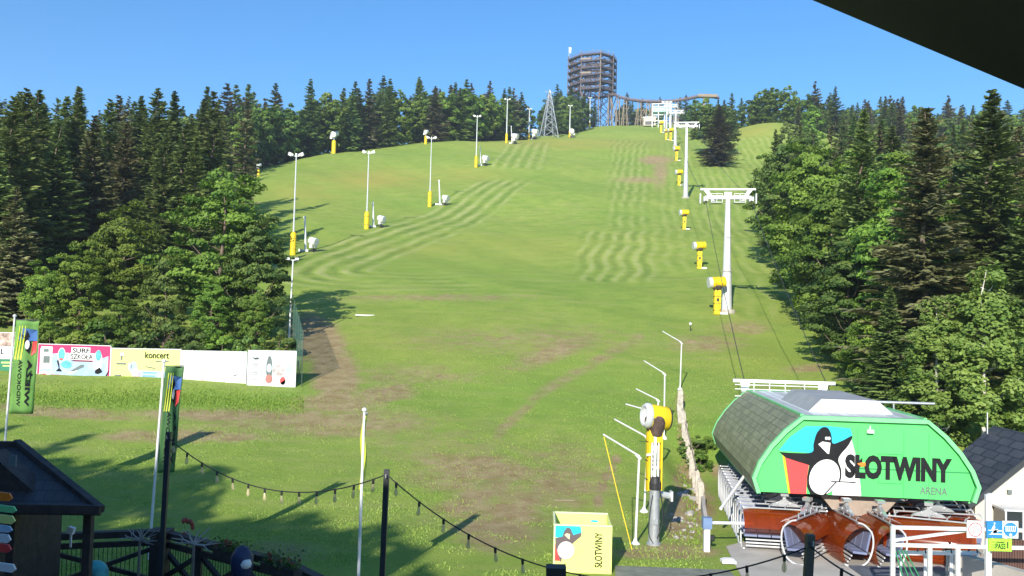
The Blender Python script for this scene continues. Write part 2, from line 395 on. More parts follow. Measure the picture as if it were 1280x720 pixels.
    g=mix(mth('MULTIPLY',mth('MULTIPLY',up,smk),.9),g,(.43,.46,.17))
    g=mix(mth('MULTIPLY',mth('MULTIPLY',dn,smk),.6),g,(.125,.20,.042))
    # bare earth
    dm=mth('ADD',attr('dirt'),mth('MULTIPLY',mth('SUBTRACT',noise(.6,7,rough=.7),.5),1.1))
    dcol=mix(mr(noise(1.1,6),.3,.7),(.29,.185,.10),(.48,.36,.22))
    dm2=mth('MULTIPLY',mr(dm,.12,.52),mr(attr('dirt'),.05,.3))
    g=mix(mth('MULTIPLY',dm2,.85),g,dcol)
    L.new(g,b.inputs['Base Color'])
    bu=N.new('ShaderNodeBump'); bu.inputs['Strength'].default_value=.9; bu.inputs['Distance'].default_value=.14
    hh=mth('ADD',noise(3.5,6,rough=.75),mth('MULTIPLY',noise(14,3),.4)); L.new(hh,bu.inputs['Height'])
    b2=N.new('ShaderNodeBump'); b2.inputs['Strength'].default_value=.8; b2.inputs['Distance'].default_value=.35
    L.new(mth('MULTIPLY',mth('MULTIPLY',wv,smk),.35),b2.inputs['Height']); L.new(bu.outputs[0],b2.inputs['Normal'])
    L.new(b2.outputs[0],b.inputs['Normal'])
    me.materials.append(m)
    o=bpy.data.objects.new('ground',me); COL.objects.link(o); struct(o)
build_ground()

# ------------------------------------------------------------------ trees
def quads_obj(C, A, B, tint):
    """C centres, A/B half axes (N,3) -> mesh arrays: two-triangle leaf diamonds"""
    V=np.stack([C-A, C+B*.9-A*.1, C+A, C-B*.9-A*.1],1).reshape(-1,3); return V, np.repeat(tint,4)
def leaf_mesh(name, V, tint, m):
    n=len(V); me=bpy.data.meshes.new(name); me.vertices.add(n); me.vertices.foreach_set('co',V.reshape(-1).astype(np.float32))
    me.loops.add(n); me.loops.foreach_set('vertex_index',np.arange(n)); me.polygons.add(n//4); me.polygons.foreach_set('loop_start',np.arange(0,n,4))
    a=me.attributes.new('tint','FLOAT','POINT'); a.data.foreach_set('value',tint.astype(np.float32)); me.materials.append(m); me.update(); return me
def unit(v): return v/np.maximum(np.linalg.norm(v,axis=-1,keepdims=True),1e-6)
def spruce_crown(h, r, levels, per, K, sz, g, name, m, low=.06, sparse=0.):
    nb=levels*per
    z=np.repeat(np.linspace(low,.985,levels),per)+g.normal(0,.35/levels,nb); z=np.clip(z,low*.8,.995)
    az=g.uniform(0,2*np.pi,nb)
    prof=np.minimum((1-z)**.85*1.04, 1)*np.where(z<.16,.75+z*1.5,1)
    lump=1+.16*np.sin(az*2+g.uniform(0,6)+z*9)+.12*np.sin(az*3+z*21)
    ln=r*prof*lump*g.uniform(.62,1.12,nb)+.12
    keep=g.uniform(0,1,nb)>sparse
    t=np.tile(np.linspace(.12,1,K),(nb,1))+g.normal(0,.04,(nb,K)); t=np.clip(t,.05,1.04)
    dirx,diry=np.cos(az)[:,None],np.sin(az)[:,None]
    L=ln[:,None]; droop=(-.32+.55*z)[:,None]
    side=np.where(g.uniform(0,1,(nb,K))<.5,-1,1); w=g.uniform(0,1,(nb,K))*.30*L*(1.05-t)+.05
    X=dirx*L*t-diry*side*w; Yv=diry*L*t+dirx*side*w; Z=(z*h)[:,None]+L*(droop*t+.16*t*t)-.10*w*2-g.uniform(0,.1,(nb,K))*sz*2
    C=np.stack([X,Yv,Z],-1)
    ang=g.uniform(.3,1.0,(nb,K))*side
    ax=np.stack([dirx*np.cos(ang)-diry*np.sin(ang), diry*np.cos(ang)+dirx*np.sin(ang), (droop+.32*t-.25)+g.normal(0,.15,(nb,K))],-1); ax=unit(ax)
    nrm=unit(np.stack([g.normal(0,.4,(nb,K)),g.normal(0,.4,(nb,K)),np.ones((nb,K))],-1)+np.stack([dirx+0*t,diry+0*t,0*t],-1)*1.1)
    bx=unit(np.cross(nrm,ax)); s=sz*g.uniform(.7,1.3,(nb,K))*(.3+.7*np.clip(L/r*1.5,0.1,1))
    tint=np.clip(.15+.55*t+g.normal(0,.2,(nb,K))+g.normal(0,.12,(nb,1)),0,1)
    kk=np.repeat(keep,K).reshape(nb,K)
    C,ax,bx,s,tint=C[kk],ax[kk],bx[kk],s[kk],tint[kk]
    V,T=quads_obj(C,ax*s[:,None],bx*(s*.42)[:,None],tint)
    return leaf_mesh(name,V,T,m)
def broad_crown(h, r, nc, nl, sz, g, name, m, base=.18, squash=.55, cone=0.):
    d=unit(g.normal(0,1,(nc,3))); rad=g.uniform(.35,1,nc)**.45
    lump=1+.2*np.sin(3*np.arctan2(d[:,1],d[:,0])+4*d[:,2]+g.uniform(0,6))
    cz=h*(base+(1-base)*.5); hz=h*(1-base)*.5
    P=d*rad[:,None]*lump[:,None]; wid=1-cone*(P[:,2]*.5+.5)
    P=np.stack([P[:,0]*r*wid,P[:,1]*r*wid,cz+P[:,2]*hz*.93],-1)
    cr=r*g.uniform(.16,.30,nc)*(1.1-.3*rad)
    e=unit(g.normal(0,1,(nc,nl,3)))*g.uniform(.35,1,(nc,nl,1))**.5
    e[...,2]*=squash
    C=P[:,None,:]+e*cr[:,None,None]
    C[...,2]-= .25*np.hypot(e[...,0],e[...,1])*cr[:,None]
    out=unit(np.concatenate([P[:,None,:2]*np.ones((nc,nl,1)),0*e[...,2:]+.0],-1))
    nrm=unit(g.normal(0,.55,(nc,nl,3))+np.array([0,0,.85])+out*.8+e*.5)
    ax=unit(np.cross(nrm,g.normal(0,1,(nc,nl,3)))); bx=np.cross(nrm,ax)
    s=sz*g.uniform(.6,1.35,(nc,nl))
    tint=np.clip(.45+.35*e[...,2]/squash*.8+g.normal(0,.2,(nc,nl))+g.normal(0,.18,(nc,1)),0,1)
    f=lambda a:a.reshape(-1,*a.shape[2:])
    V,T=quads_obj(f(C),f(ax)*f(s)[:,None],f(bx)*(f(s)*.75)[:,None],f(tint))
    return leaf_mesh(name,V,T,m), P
def trunk_mesh(h, r, g, name, m, P=None, lean=.01, limbs=10, top=.97, n=8):
    mb=MB(); pts=[]; rs=[]
    for i in range(8):
        t=i/7; pts.append((g.normal(0,lean)*h*t,g.normal(0,lean)*h*t,t*h*top)); rs.append(r*(1-t)**.8*(1.25 if i==0 else 1)+.02)
    mb.path(pts,rs,n)
    if P is not None:
        idx=g.choice(len(P),min(limbs,len(P)),replace=False)
        for i in idx:
            p=P[i]; zz=max(.15*h,p[2]-np.hypot(p[0],p[1])*.8); k=min(6,int(zz/h*7)); a=Vector(pts[k]); a=Vector((a.x,a.y,zz))
            b=Vector(p); mid=(a+b)/2+Vector((0,0,-.04*h))
            mb.path([a,mid,b],[r*.38*(1-zz/h)+.03,r*.2*(1-zz/h)+.025,.015],5)
    me=bpy.data.meshes.new(name); me.from_pydata(mb.v,[],mb.f); me.materials.append(m); me.polygons.foreach_set('use_smooth',[True]*len(me.polygons)); me.update(); return me
# each prototype: (crown mesh, trunk mesh, height, radius); built once, meshes shared
PRO={}
def proto(kind, i):
    key=(kind,i)
    if key in PRO: return PRO[key]
    g=np.random.default_rng(hash((sum(map(ord,kind)),i))%99991)
    if kind=='spruce': h=24.; c=spruce_crown(h,4.4+.5*(i%3),40,12,34,.40,g,'crown',m_leaf_spruce,sparse=.05); P=None; t=trunk_mesh(h,.26,g,'trunk',m_skin_bark)
    elif kind=='brown': h=24.; c=spruce_crown(h,5.0,42,12,32,.42,g,'crown',m_leaf_brown,sparse=.10); t=trunk_mesh(h,.26,g,'trunk',m_skin_bark)
    elif kind=='mspruce': h=24.; c=spruce_crown(h,4.2+.6*(i%3),26,10,18,.60,g,'crown',m_leaf_spruce if i%4 else m_leaf_mid,sparse=.06); t=trunk_mesh(h,.24,g,'trunk',m_skin_bark,n=5)
    elif kind=='mbrown': h=24.; c=spruce_crown(h,4.2,24,9,16,.6,g,'crown',m_leaf_brown,sparse=.2); t=trunk_mesh(h,.2,g,'trunk',m_skin_bark,n=5)
    elif kind=='fspruce': h=22.; c=spruce_crown(h,4.3+.6*(i%3),20,9,11,.85,g,'crown',m_leaf_spruce if i%3 else m_leaf_mid,low=.03); t=None
    elif kind=='fbrown': h=22.; c=spruce_crown(h,4.8,20,9,11,.85,g,'crown',m_leaf_dull,low=.05); t=None
    elif kind=='beech': h=18.; c,P=broad_crown(h,6.2,170,130,.19,g,'crown',m_leaf_beech,base=.04,squash=.38,cone=.3); t=trunk_mesh(h,.3,g,'trunk',m_skin_bark,P,.012,26,.86)
    elif kind=='beechd': h=18.; c,P=broad_crown(h,6.0,150,130,.20,g,'crown',m_leaf_mid,base=.06,squash=.38,cone=.3); t=trunk_mesh(h,.3,g,'trunk',m_skin_bark,P,.012,26,.86)
    elif kind=='mbroad': h=18.; c,P=broad_crown(h,5.4,90,90,.27,g,'crown',m_leaf_beech if i%2 else m_leaf_mid,base=.05,squash=.45,cone=.35); t=trunk_mesh(h,.28,g,'trunk',m_skin_bark,P,.012,10,.86,5)
    elif kind=='fbroad': h=18.; c,P=broad_crown(h,5.2,60,46,.42,g,'crown',m_leaf_beech if i%3==0 else m_leaf_mid,base=.03,squash=.6,cone=.3); t=None
    elif kind=='birch': h=14.; c,P=broad_crown(h,3.1,150,90,.13,g,'crown',m_leaf_birch,base=.16,squash=.8,cone=.55); t=trunk_mesh(h,.11,g,'trunk',m_birch,P,.006,22,.95)
    elif kind=='bush': h=3.; c,P=broad_crown(h,2.2,46,70,.15,g,'crown',m_leaf_beech if i%2 else m_leaf_mid,base=-.1,squash=.6); t=trunk_mesh(h,.08,g,'trunk',m_skin_bark,P,.03,10,.7,5)
    PRO[key]=(c,t,h); return PRO[key]
NVAR={'spruce':4,'brown':3,'mspruce':6,'mbrown':3,'fspruce':5,'fbrown':2,'beech':4,'beechd':2,'mbroad':4,'fbroad':4,'birch':2,'bush':3}
OBN={'spruce':'spruce_tree','brown':'spruce_tree','mspruce':'spruce_tree','mbrown':'spruce_tree','fspruce':'spruce_tree','fbrown':'spruce_tree','beech':'broadleaf_tree','beechd':'broadleaf_tree','mbroad':'broadleaf_tree','fbroad':'broadleaf_tree','birch':'birch_tree','bush':'shrub'}
TCOUNT={}; TREES=[]
def tree(kind, x, y, hh, label, group=None, wide=1., sink=.15):
    i=random.randrange(NVAR[kind]); c,t,h=proto(kind,i); s=hh/h; TCOUNT[kind]=TCOUNT.get(kind,0)+1; TREES.append((x,y))
    nm=OBN[kind]; cat='shrub' if kind=='bush' else 'tree'; z=zg(x,y)-sink; rz=random.uniform(0,6.28)
    w=s*wide*random.uniform(.92,1.08)
    if t is None:
        o=bpy.data.objects.new(nm,c); COL.objects.link(o)
    else:
        o=bpy.data.objects.new(nm,None); COL.objects.link(o)
        for n_,me in (('crown',c),('trunk',t)):
            k=bpy.data.objects.new(n_,me); COL.objects.link(k); k.parent=o
    o.location=(x,y,z); o.rotation_euler=(0,0,rz); o.scale=(w,w,s)
    return tag(o,label,cat,group)
def tree_px(kind, px, d, top, label, group=None, wide=1.):
    g=on(px,d); t=at(px,top,d); return tree(kind, g.x, d, max(2,t.z-g.z), label, group, wide)
WHERE={'trees of the left wood':([(20,'at the left border'),(80,'above the surf school banner'),(140,'between surf and concert banner'),(200,'above the concert banner'),(250,'above the blank banner'),(300,'left of the first mast'),(999,'at the meadow edge')],(150,205)),
 'trees along the hill brow':([(330,'left of the first mast'),(390,'right of the first mast'),(440,'left of the second mast'),(490,'right of the second mast'),(540,'left of the third mast'),(595,'left of the fourth mast'),(635,'left of the fifth mast'),(680,'left of the lattice pylon'),(999,'beside the timber tower')],(320,390)),
 'trees of the right forest':([(900,'behind the lone brownish spruce'),(950,'left of the grassy knoll'),(1000,'above the grassy knoll'),(1050,'left of the tall dark spruce'),(1110,'right of the tall dark spruce'),(1170,'near the huge brownish spruce'),(1230,'right of the huge brownish spruce'),(9999,'at the right border')],(120,345))}
def where(px,d,group):
    if group not in WHERE: return ('left side','middle','right side')[0 if px<800 else (1 if px<840 else 2)]
    cols,rows=WHERE[group]; c=[t for a,t in cols if px<a][0]
    return ('near row ' if d<rows[0] else 'middle row ' if d<rows[1] else 'far row ')+c
# hand placed trees, left wood edge
for a in [('beech',272,82,206,'tall spreading beech at the right end of the wood behind the banners',1.12),
          ('beech',150,84,246,'broad bright beech rising left of the tallest beech behind the banners',1.0),
          ('beechd',318,79,268,'dark leafy tree overhanging the slope beside the thin lamp mast',.85),
          ('beech',98,80,300,'middle sized beech behind the pink surf school banner',.95),
          ('beech',52,79,318,'pale green beech at the left behind the green flag',.85),
          ('beechd',205,77,318,'low round tree behind the lime yellow concert banner',.95),
          ('beech',262,75.5,345,'low bright leafy tree behind the plain white banner',.9),
          ('beech',318,74.5,352,'small bright leafy tree behind the rightmost white picture banner',.7),
          ('beech',150,75,362,'small leafy tree above the gap of surf and concert banners',.8)]:
    tree_px(a[0],a[1],a[2],a[3],a[4],None,a[5])
for px,d,top,k in [(4,88,118,'spruce'),(20,96,108,'spruce'),(-20,84,150,'spruce'),(38,104,110,'spruce'),(62,92,150,'spruce'),(88,110,106,'spruce'),(108,98,140,'brown'),(74,120,118,'spruce'),(128,118,122,'spruce'),(150,106,150,'brown'),(168,124,118,'spruce'),
                 (188,116,108,'spruce'),(210,128,112,'spruce'),(200,102,165,'spruce'),(232,120,140,'spruce'),(248,140,122,'spruce'),(238,104,170,'spruce'),(275,112,200,'spruce'),(12,84,230,'brown'),(36,90,190,'spruce'),(262,132,150,'mspruce')]:
    tree_px(k,px,d,top,('tall dark spruce' if k!='brown' else 'brownish spruce')+' on the left wood skyline, '+where(px,130,'trees of the left wood')[9:]+(', nearer one' if d<105 else ''),'trees of the left wood',1.2)
def fill(n, dr, pxr, test, kinds, label, group, hr, mind=5.):
    c=0; tries=0
    while c<n and tries<n*40:
        tries+=1; d=random.uniform(*dr); px=random.uniform(*pxr)
        if not test(px,d): continue
        g=on(px,d)
        if any((g.x-a)**2+(g.y-b)**2<mind*mind for a,b in TREES): continue
        k=random.choice(kinds)
        conf = 'spruce' in k or 'brown' in k
        tree(k,g.x,g.y,random.uniform(*hr)*(1 if conf else .82),(label[0] if conf else label[1])+', '+where(px,d,group),group,random.uniform(1.0,1.35) if conf else random.uniform(.9,1.15)); c+=1
    return c
EDL=([90,222,255,290,320,345,400,430,500,560],[335,300,330,400,500,600,655,688,728,745])
left=lambda px,d: px<np.interp(d,*EDL)-8
fill(26,(104,170),(-40,330),lambda p,d:left(p,d) and p<335-(d<150)*60,['mspruce','mspruce','mspruce','mbroad','mbrown'],('dark spruce in the left wood','leafy tree in the left wood'),'trees of the left wood',(19,25),4.8)
fill(50,(165,262),(-40,345),lambda p,d:left(p,d),['mspruce','mbroad','mbroad','mbrown'],('dark spruce in the left wood','leafy tree in the left wood'),'trees of the left wood',(18,24),5)
LB=('dark spruce on the hill brow','rounded tree on the hill brow')
fill(115,(235,420),(250,700),lambda p,d:left(p,d) and p>np.interp(d,*EDL)-80,['fspruce','fbroad','fbroad','fbroad','fbrown'],LB,'trees along the hill brow',(20,27),4.4)
fill(60,(280,470),(200,700),lambda p,d:left(p,d) and p<np.interp(d,*EDL)-60,['fspruce','fbroad','fbroad'],LB,'trees along the hill brow',(26,33),5.5)
fill(26,(455,520),(682,748),lambda p,d:left(p,d+20) and not (abs(p-686)<14 and d<470),['fspruce','fbroad','fbroad'],LB,'trees along the hill brow',(20,29),4.5)
fill(34,(262,330),(-60,300),lambda p,d:True,['fspruce','fbroad','fbroad'],('dark spruce in the left wood','leafy tree in the left wood'),'trees of the left wood',(20,26),6)
LC=('dark spruce beyond the crest near the wooden tower','rounded tree beyond the crest near the wooden tower')
fill(16,(585,640),(770,870),lambda p,d:True,['fspruce','fbroad'],LC,'trees beyond the crest',(15,24),5)
for px_,d_,tp_,k_,lb_ in ((700,515,112,'fspruce','dark spruce rising left of the timber tower foot'),(712,525,118,'fbroad','rounded tree at the left foot of the timber tower'),(722,530,114,'fspruce','spruce hiding the left legs of the timber tower'),
     (733,534,124,'fbroad','tree directly below the timber tower decks'),(743,538,128,'fspruce','small spruce below the middle of the timber tower'),(779,604,130,'fbroad','tree seen between the first walkway trestles'),(790,600,127,'fspruce','spruce poking over the walkway between the trestles'),
     (806,606,132,'fbroad','tree seen between the middle walkway trestles'),(857,600,118,'fspruce','spruce beyond the crest below the walkway end'),(868,470,124,'fbroad','leafy tree beneath the walkway end platform'),(880,450,122,'fbroad','leafy tree under the right tip of the walkway')):
    tree_px(k_,px_,d_,tp_,lb_,None,1.2)
# small group of trees right of the upper lift towers
tree_px('brown',898,268,131,'lone brownish spruce standing on the slope right of the second lift tower',None,1.75)
tree_px('mbroad',893,292,124,'round green tree just behind the lone brownish spruce',None,1.5)
tree_px('fspruce',868,360,132,'dark spruce behind the second lift tower head')
tree_px('fbroad',906,330,128,'leafy tree behind the lone brownish spruce on the right',None,1.4)
# right forest
EDR=([50,60,75,100,135,200,260,300,335,352,372,470],[1120,1100,1090,1052,1020,985,985,990,1000,960,885,870])
right=lambda px,d: px>np.interp(d,*EDR)
for a in [('brown',1158,64,128,'huge brownish spruce with pale bare trunk at the right forest edge',1.2),
          ('spruce',1078,78,133,'dark spruce with brown lower branches left of the huge brownish spruce',1.0),
          ('spruce',1240,66,108,'tall blue green spruce under the dark eave at the right',1.15),
          ('beech',1012,100,175,'bright leafy tree in the right forest beside the first lift tower',.95),
          ('beech',1040,88,215,'leafy tree leaning out over the shaded edge of the right forest',.95),
          ('beechd',985,130,172,'rounded dark tree at the left tip of the right forest',1.0),
          ('beechd',1062,74,300,'low spreading dark tree at the foot of the right forest edge',1.05),
          ('spruce',1112,60,355,'young dark spruce at the foot of the right forest edge behind the lift station',1.4),
          ('birch',1172,54,372,'slim birch behind the lift station roof, the left one of two',1.25),
          ('birch',1230,53,322,'tall birch with white trunk rising behind the grey tiled roof',1.2),
          ('beech',1278,54,440,'leafy tree directly behind the grey tiled roof',1.0),
          ('spruce',1290,60,200,'dark spruce at the right border of the picture',1.1),
          ('beech',1125,84,195,'bright leafy crown between the dark spruces of the right forest',1.0),
          ('beechd',1205,76,205,'bright green leafy tree right of the huge brownish spruce',.9),
          ('spruce',968,150,160,'dark spruce at the top of the right forest edge',.9),
          ('beech',1000,118,235,'low leafy tree on the sunny edge of the right forest',.8),
          ('beech',1195,57,470,'low leafy tree behind the birches and the lift station',.9),
          ('beech',1088,66,372,'bright low tree at the shaded foot of the right forest edge',.9),
          ('beechd',1030,92,262,'leafy tree halfway up the shaded edge of the right forest',1.0),
          ('beech',968,165,185,'small leafy tree above the left tip of the right forest',1.0),
          ('beechd',1140,57,480,'low dark leafy tree behind the lift station roof hood',.9)]:
    tree_px(a[0],a[1],a[2],a[3],a[4],None,a[5])
RB=('spruce in the right forest','leafy tree in the right forest')
fill(40,(60,110),(1050,1330),lambda p,d:right(p-14,d),['spruce','brown','beech','beech','beechd'],RB,'trees of the right forest',(17,22),4.5)
fill(58,(105,220),(960,1340),right,['mspruce','mspruce','mbroad','mbroad','mbrown'],RB,'trees of the right forest',(17,23),5)
fill(42,(215,345),(960,1330),right,['mspruce','fbroad','mbroad','fbrown'],RB,'trees of the right forest',(16,21),5.5)
fill(60,(352,400),(880,1330),right,['fspruce','fbroad','fbroad','fbrown'],RB,'trees of the right forest',(18,23),4.5)
fill(62,(400,470),(870,1330),right,['fspruce','fbroad','fbroad','fbroad'],RB,'trees of the right forest',(19,25),5)
for px,py,hh in [(865,570,1.6),(875,585,1.4),(885,560,1.1)]:
    g=gnd(px,py); tree('bush',g.x,g.y,hh*.8,('largest','middle','smallest')[[865,875,885].index(px)]+' green shrub on the bank left of the lift station','shrubs on the bank')
for i in range(9):
    g=on(60+i*36,73.5); tree('bush',g.x,g.y,random.uniform(2,3.2),'undergrowth shrub behind the '+['green flag','green flag, right side','left half of the surf banner','right half of the surf banner','lime banner','thin green flag','left part of the blank banner','right part of the blank banner','creased picture banner'][i],'shrubs behind the banners')
for i in range(9):
    d=[52,55,58,63,69,78,90,108,128][i]; g=on(np.interp(d,*EDR)-2,d); tree('bush',g.x,g.y,random.uniform(2,3.4),'undergrowth shrub at the foot of the right forest','shrubs at the foot of the right forest')
# trees left behind the camera, whose shadows fall over the lawn
for x,y,h,k in [(-42,11,23,'mspruce'),(-37.5,7.5,24,'mspruce'),(-39,3,23,'mbroad'),(-33,2,25,'mbroad'),(-31.5,-3,24,'mspruce'),(-37,14,17,'mbroad'),(-31,-9,28,'mspruce'),(-28,-18,29,'mbroad'),(-24,-18,27,'mspruce'),(-18,-17,25,'mspruce'),(-25,-17,28,'mbroad'),(-21,-16.5,27,'mbroad'),(-27,2,20,'mbroad'),(-23.5,-16.6,29,'mbroad'),(-20,-18,26,'mbroad'),(-23,-20,28,'mbroad'),(-35,-1,26,'mbroad'),(-29.5,0,25,'mbroad'),(-44,5,25,'mbroad'),(-31,5,20,'mbroad'),(-27,-19,26,'mspruce')]:
    tree(k,x,y,h,'tree standing left of the lodge outside the picture','trees round the lodge')
print('TREES',TCOUNT,len(TREES))

# ------------------------------------------------------------------ tall grass strips
def grass():
    g=np.random.default_rng(3); C=[]
    for _ in range(11000):
        px=g.uniform(-10,385); x=(px-640)/F*64; y=60.8+g.normal(0,1.3); x=(px-640)/F*y; C.append((x,y,g.uniform(.05,.18)))
    for _ in range(700):
        t=g.uniform(0,1); p=(850+28*t**1.5+g.normal(0,3)); d=66-31*t; q=(p-640)/F*d; C.append((q+g.normal(0,.25),d+g.normal(0,.4),g.uniform(.08,.22)))
    C=np.array(C); x,y,h=C.T; z=zf(x,y)
    az=g.uniform(0,6.28,len(x)); lean=g.normal(0,.25,(len(x),2)); w=.05
    P=np.stack([x,y,z-.05],-1); top=P+np.stack([lean[:,0]*h,lean[:,1]*h,h],-1); s=np.stack([np.cos(az)*w,np.sin(az)*w,0*az],-1)
    V=np.stack([P-s,P+s,top+s*.3,top-s*.3],1).reshape(-1,3); T=np.repeat(g.uniform(0,1,len(x)),4)
    me=leaf_mesh('tall_grass',V,T,leaf_mat('tall_grass_blades',(.24,.40,.05),(.42,.54,.10),.35)); o=bpy.data.objects.new('tall_grass',me); COL.objects.link(o)
    o['kind']='stuff'; o['label']='tall unmown grass along the banners and the timber pales'; o['category']='grass'
grass()
def lawn():
    g=np.random.default_rng(11); n=190000
    y=28+50*g.uniform(0,1,n)**1.35; x=(g.uniform(-1,1,n)*.62)*y
    cl=np.sin(x*1.7+np.sin(y*.9)*2)+np.sin(y*2.3+x*.6)+np.sin(x*.31-y*.23)*1.3+g.normal(0,.7,n)
    px,py=proj(x,y,zf(x,y))
    k=(cl>.1)&~((x>7.6)&(y<54))&~((x>3)&(x<8)&(y<32))&~((x<-3)&(y<24))
    dd=np.exp(-(((px-640)/110)**2+((py-620)/40)**2))+np.exp(-(((px-300)/150)**2+((py-522)/10)**2))+np.exp(-(((px-400)/35)**2+((py-450)/50)**2))
    k&=g.uniform(0,1,n)>dd*.9
    x,y=x[k],y[k]; n=len(x); z=zf(x,y); h=g.uniform(.03,.085,n)*(1+.5*(g.uniform(0,1,n)>.95)); az=g.uniform(0,6.28,n); w=.024
    lean=g.normal(0,.5,(n,2)); P=np.stack([x,y,z-.01],-1); top=P+np.stack([lean[:,0]*h,lean[:,1]*h,h],-1); s_=np.stack([np.cos(az)*w,np.sin(az)*w,0*az],-1)
    V=np.stack([P-s_,P+s_,top+s_*.3,top-s_*.3],1).reshape(-1,3)
    me=leaf_mesh('lawn_grass',V,np.repeat(g.uniform(0,1,n),4),leaf_mat('lawn_blades',(.17,.29,.045),(.38,.45,.11),.3)); o=bpy.data.objects.new('lawn_grass',me); COL.objects.link(o)
    o['kind']='stuff'; o['label']='short tufted grass over the near lawn'; o['category']='grass'
lawn()

HAZE=.00032
# ------------------------------------------------------------------ pavements
def slab(name, pts, z, th, m):
    mb=MB(); mb.prism(pts, th, lambda a,b,t: Vector((a,b,z-th+t))); return struct(mb.build(name,m))
def P2(px,py,d): p=at(px,py,d); return (p.x,p.y)
SX,SY=at(1081,620,34.5).x,34.5
AX=R(-9.0)                                   # the lift line runs 9 degrees right of straight ahead
def L2W(u,v,z=0): c,s=math.cos(AX),math.sin(AX); return Vector((SX+u*c-v*s, SY+u*s+v*c, z))
a=[gnd(888,668),gnd(905,722)]
slab('concrete_pavement',[(a[1].x,26),(34,26),(34,52),(a[0].x+4.6,52),(a[0].x+2.3,37.5),(a[0].x+.1,35.4)],.05,.3,m_conc)
slab('wooden_walkway',[(3.6,29.2),(7.9,29.2),(7.9,31.7),(3.9,31.9)],.10,.25,mat('grey_decking',(.20,.21,.17),.8,var=.25,scale=3,bump=.3))
# ------------------------------------------------------------------ lift station
HZ0=2.3; HL=15.5
st=thing('lift_station','green lift base station with a big white skater bird picture and lettering, over parked chairs','lift station',L2W(0,0,0),AX)
prof=[(-4.17,0),(-4.36,.55),(-4.12,1.15),(-3.68,1.80),(-3.12,2.42),(-2.45,2.98),(2.45,2.98),(3.12,2.42),(3.68,1.80),(4.12,1.15),(4.36,.55),(4.17,0)]
def strip(ps,v0,v1,out=0.,th=.08):
    """a bent sheet following profile points ps between depths v0 and v1"""
    mb=MB(); n=len(ps)
    nrm=[]
    for i,(a_,b_) in enumerate(ps):
        p=ps[max(i-1,0)]; q=ps[min(i+1,n-1)]; d=Vector((q[0]-p[0],q[1]-p[1])).normalized(); nrm.append(Vector((-d.y,d.x)))
    vs=[]
    for v in (v0,v1):
        for i,(a_,b_) in enumerate(ps):
            for o in (out,out+th): vs.append((a_+nrm[i].x*o, v, HZ0+b_+nrm[i].y*o))
    k=2*n; fs=[]
    for i in range(n-1):
        a0,a1,b0,b1=2*i,2*i+1,2*i+2,2*i+3
        fs+= [(a1,b1,b1+k,a1+k),(a0,a0+k,b0+k,b0),(a0,b0,b1,a1),(a0+k,a1+k,b1+k,b0+k)]
    fs+=[(0,1,1+k,k),(2*n-2,2*n-2+k,2*n-1+k,2*n-1)]
    mb.add(vs,fs); return mb
strip(prof[:6],.25,HL-.2,0,.1).build('side_cladding',m_shell,st,uv=lambda c:(c.y*.5,(c.z)*.6))
strip(prof[6:],.25,HL-.2,0,.1).build('side_cladding',m_shell,st,uv=lambda c:(c.y*.5,(c.z)*.6))
strip(prof[5:7],.25,HL-.2,.0,.09).build('roof',m_roofm,st,uv=lambda c:(c.x*.8,c.y))
strip(prof,-.05,.25,-.03,.16).build('front_trim',m_green2,st)
strip(prof,HL-.2,HL+.1,-.03,.16).build('rear_trim',m_green2,st)
for i in (4,6):
    a_,b_=prof[5] if i==4 else prof[6]
    MB().bar((a_,.3,HZ0+b_+.1),(a_,HL-.2,HZ0+b_+.1),.12,.12).build('roof_edge',m_green2,st)
for s_ in (-1,1): MB().bar((s_*4.17,.25,HZ0-.02),(s_*4.17,HL-.2,HZ0-.02),.14,.16).build('lower_edge',m_green2,st)
MB().prism([(x*.985,z) for x,z in prof],.06,lambda a_,b_,t:Vector((a_,.12+t,HZ0+.01+b_*.985))).build('front_panel',m_green,st)
MB().prism([(x*.985,z) for x,z in prof],.06,lambda a_,b_,t:Vector((a_,HL-.1+t,HZ0+.01+b_*.985))).build('rear_panel',m_green,st)
# artwork on the front panel: coordinates read off a drawing 1163 units wide
def A(cx,cy): return ((cx/2.769+860-1081)*.0307-(cy-440)*-.0000, (619.8-(cy/2.769+460)+(cx-610)/2.769*.0075)*.0307)
def art(name,pts,m,lay,parent=None):
    parent=parent or FP
    mb=MB(); q=[A(*p) for p in pts]
    ar=sum(q[i][0]*q[(i+1)%len(q)][1]-q[(i+1)%len(q)][0]*q[i][1] for i in range(len(q)))
    mb.prism(q,.004,lambda a_,b_,t:Vector((a_,.116-lay*.006-t,HZ0+b_))); return mb.build(name,m,parent)
FP=[c for c in st.children if c.name.startswith('front_panel')][0]
art('blue_shape',[(306,288),(345,240),(400,200),(480,197),(562,203),(570,232),(500,262),(470,302),(420,294)],m_cyan,0)
art('white_shape',[(566,240),(582,300),(594,350),(602,441),(500,441),(500,300),(530,280)],m_wp,0)
art('red_shape',[(326,308),(415,335),(408,380),(406,441),(348,441)],m_red,0)
art('yellow_shape',[(318,303),(327,306),(349,441),(341,441)],m_yel,0)
body=spline([(306,294),(360,296),(424,292),(430,262),(440,226),(455,206),(470,200),(484,206),(494,228),(500,258),(535,246),(569,229),(556,262),(528,296),(520,318),(530,350),(528,388),(500,425),(478,441)],4)
art('bird_body',body+[(420,441),(408,415),(408,380),(416,338),(372,326),(330,314)],m_ink,1)
bel=[(470+math.cos(t)*54*math.cos(.35)-math.sin(t)*69*math.sin(.35)*-1, 378+math.cos(t)*54*math.sin(.35)*-1+math.sin(t)*66) for t in [i*math.pi/14 for i in range(28)]]
bel=[(470+54*math.cos(t)+10*math.sin(-t),378+63*math.sin(t)) for t in [i*math.pi/14 for i in range(28)]]
art('bird_belly',bel,m_wp,2)
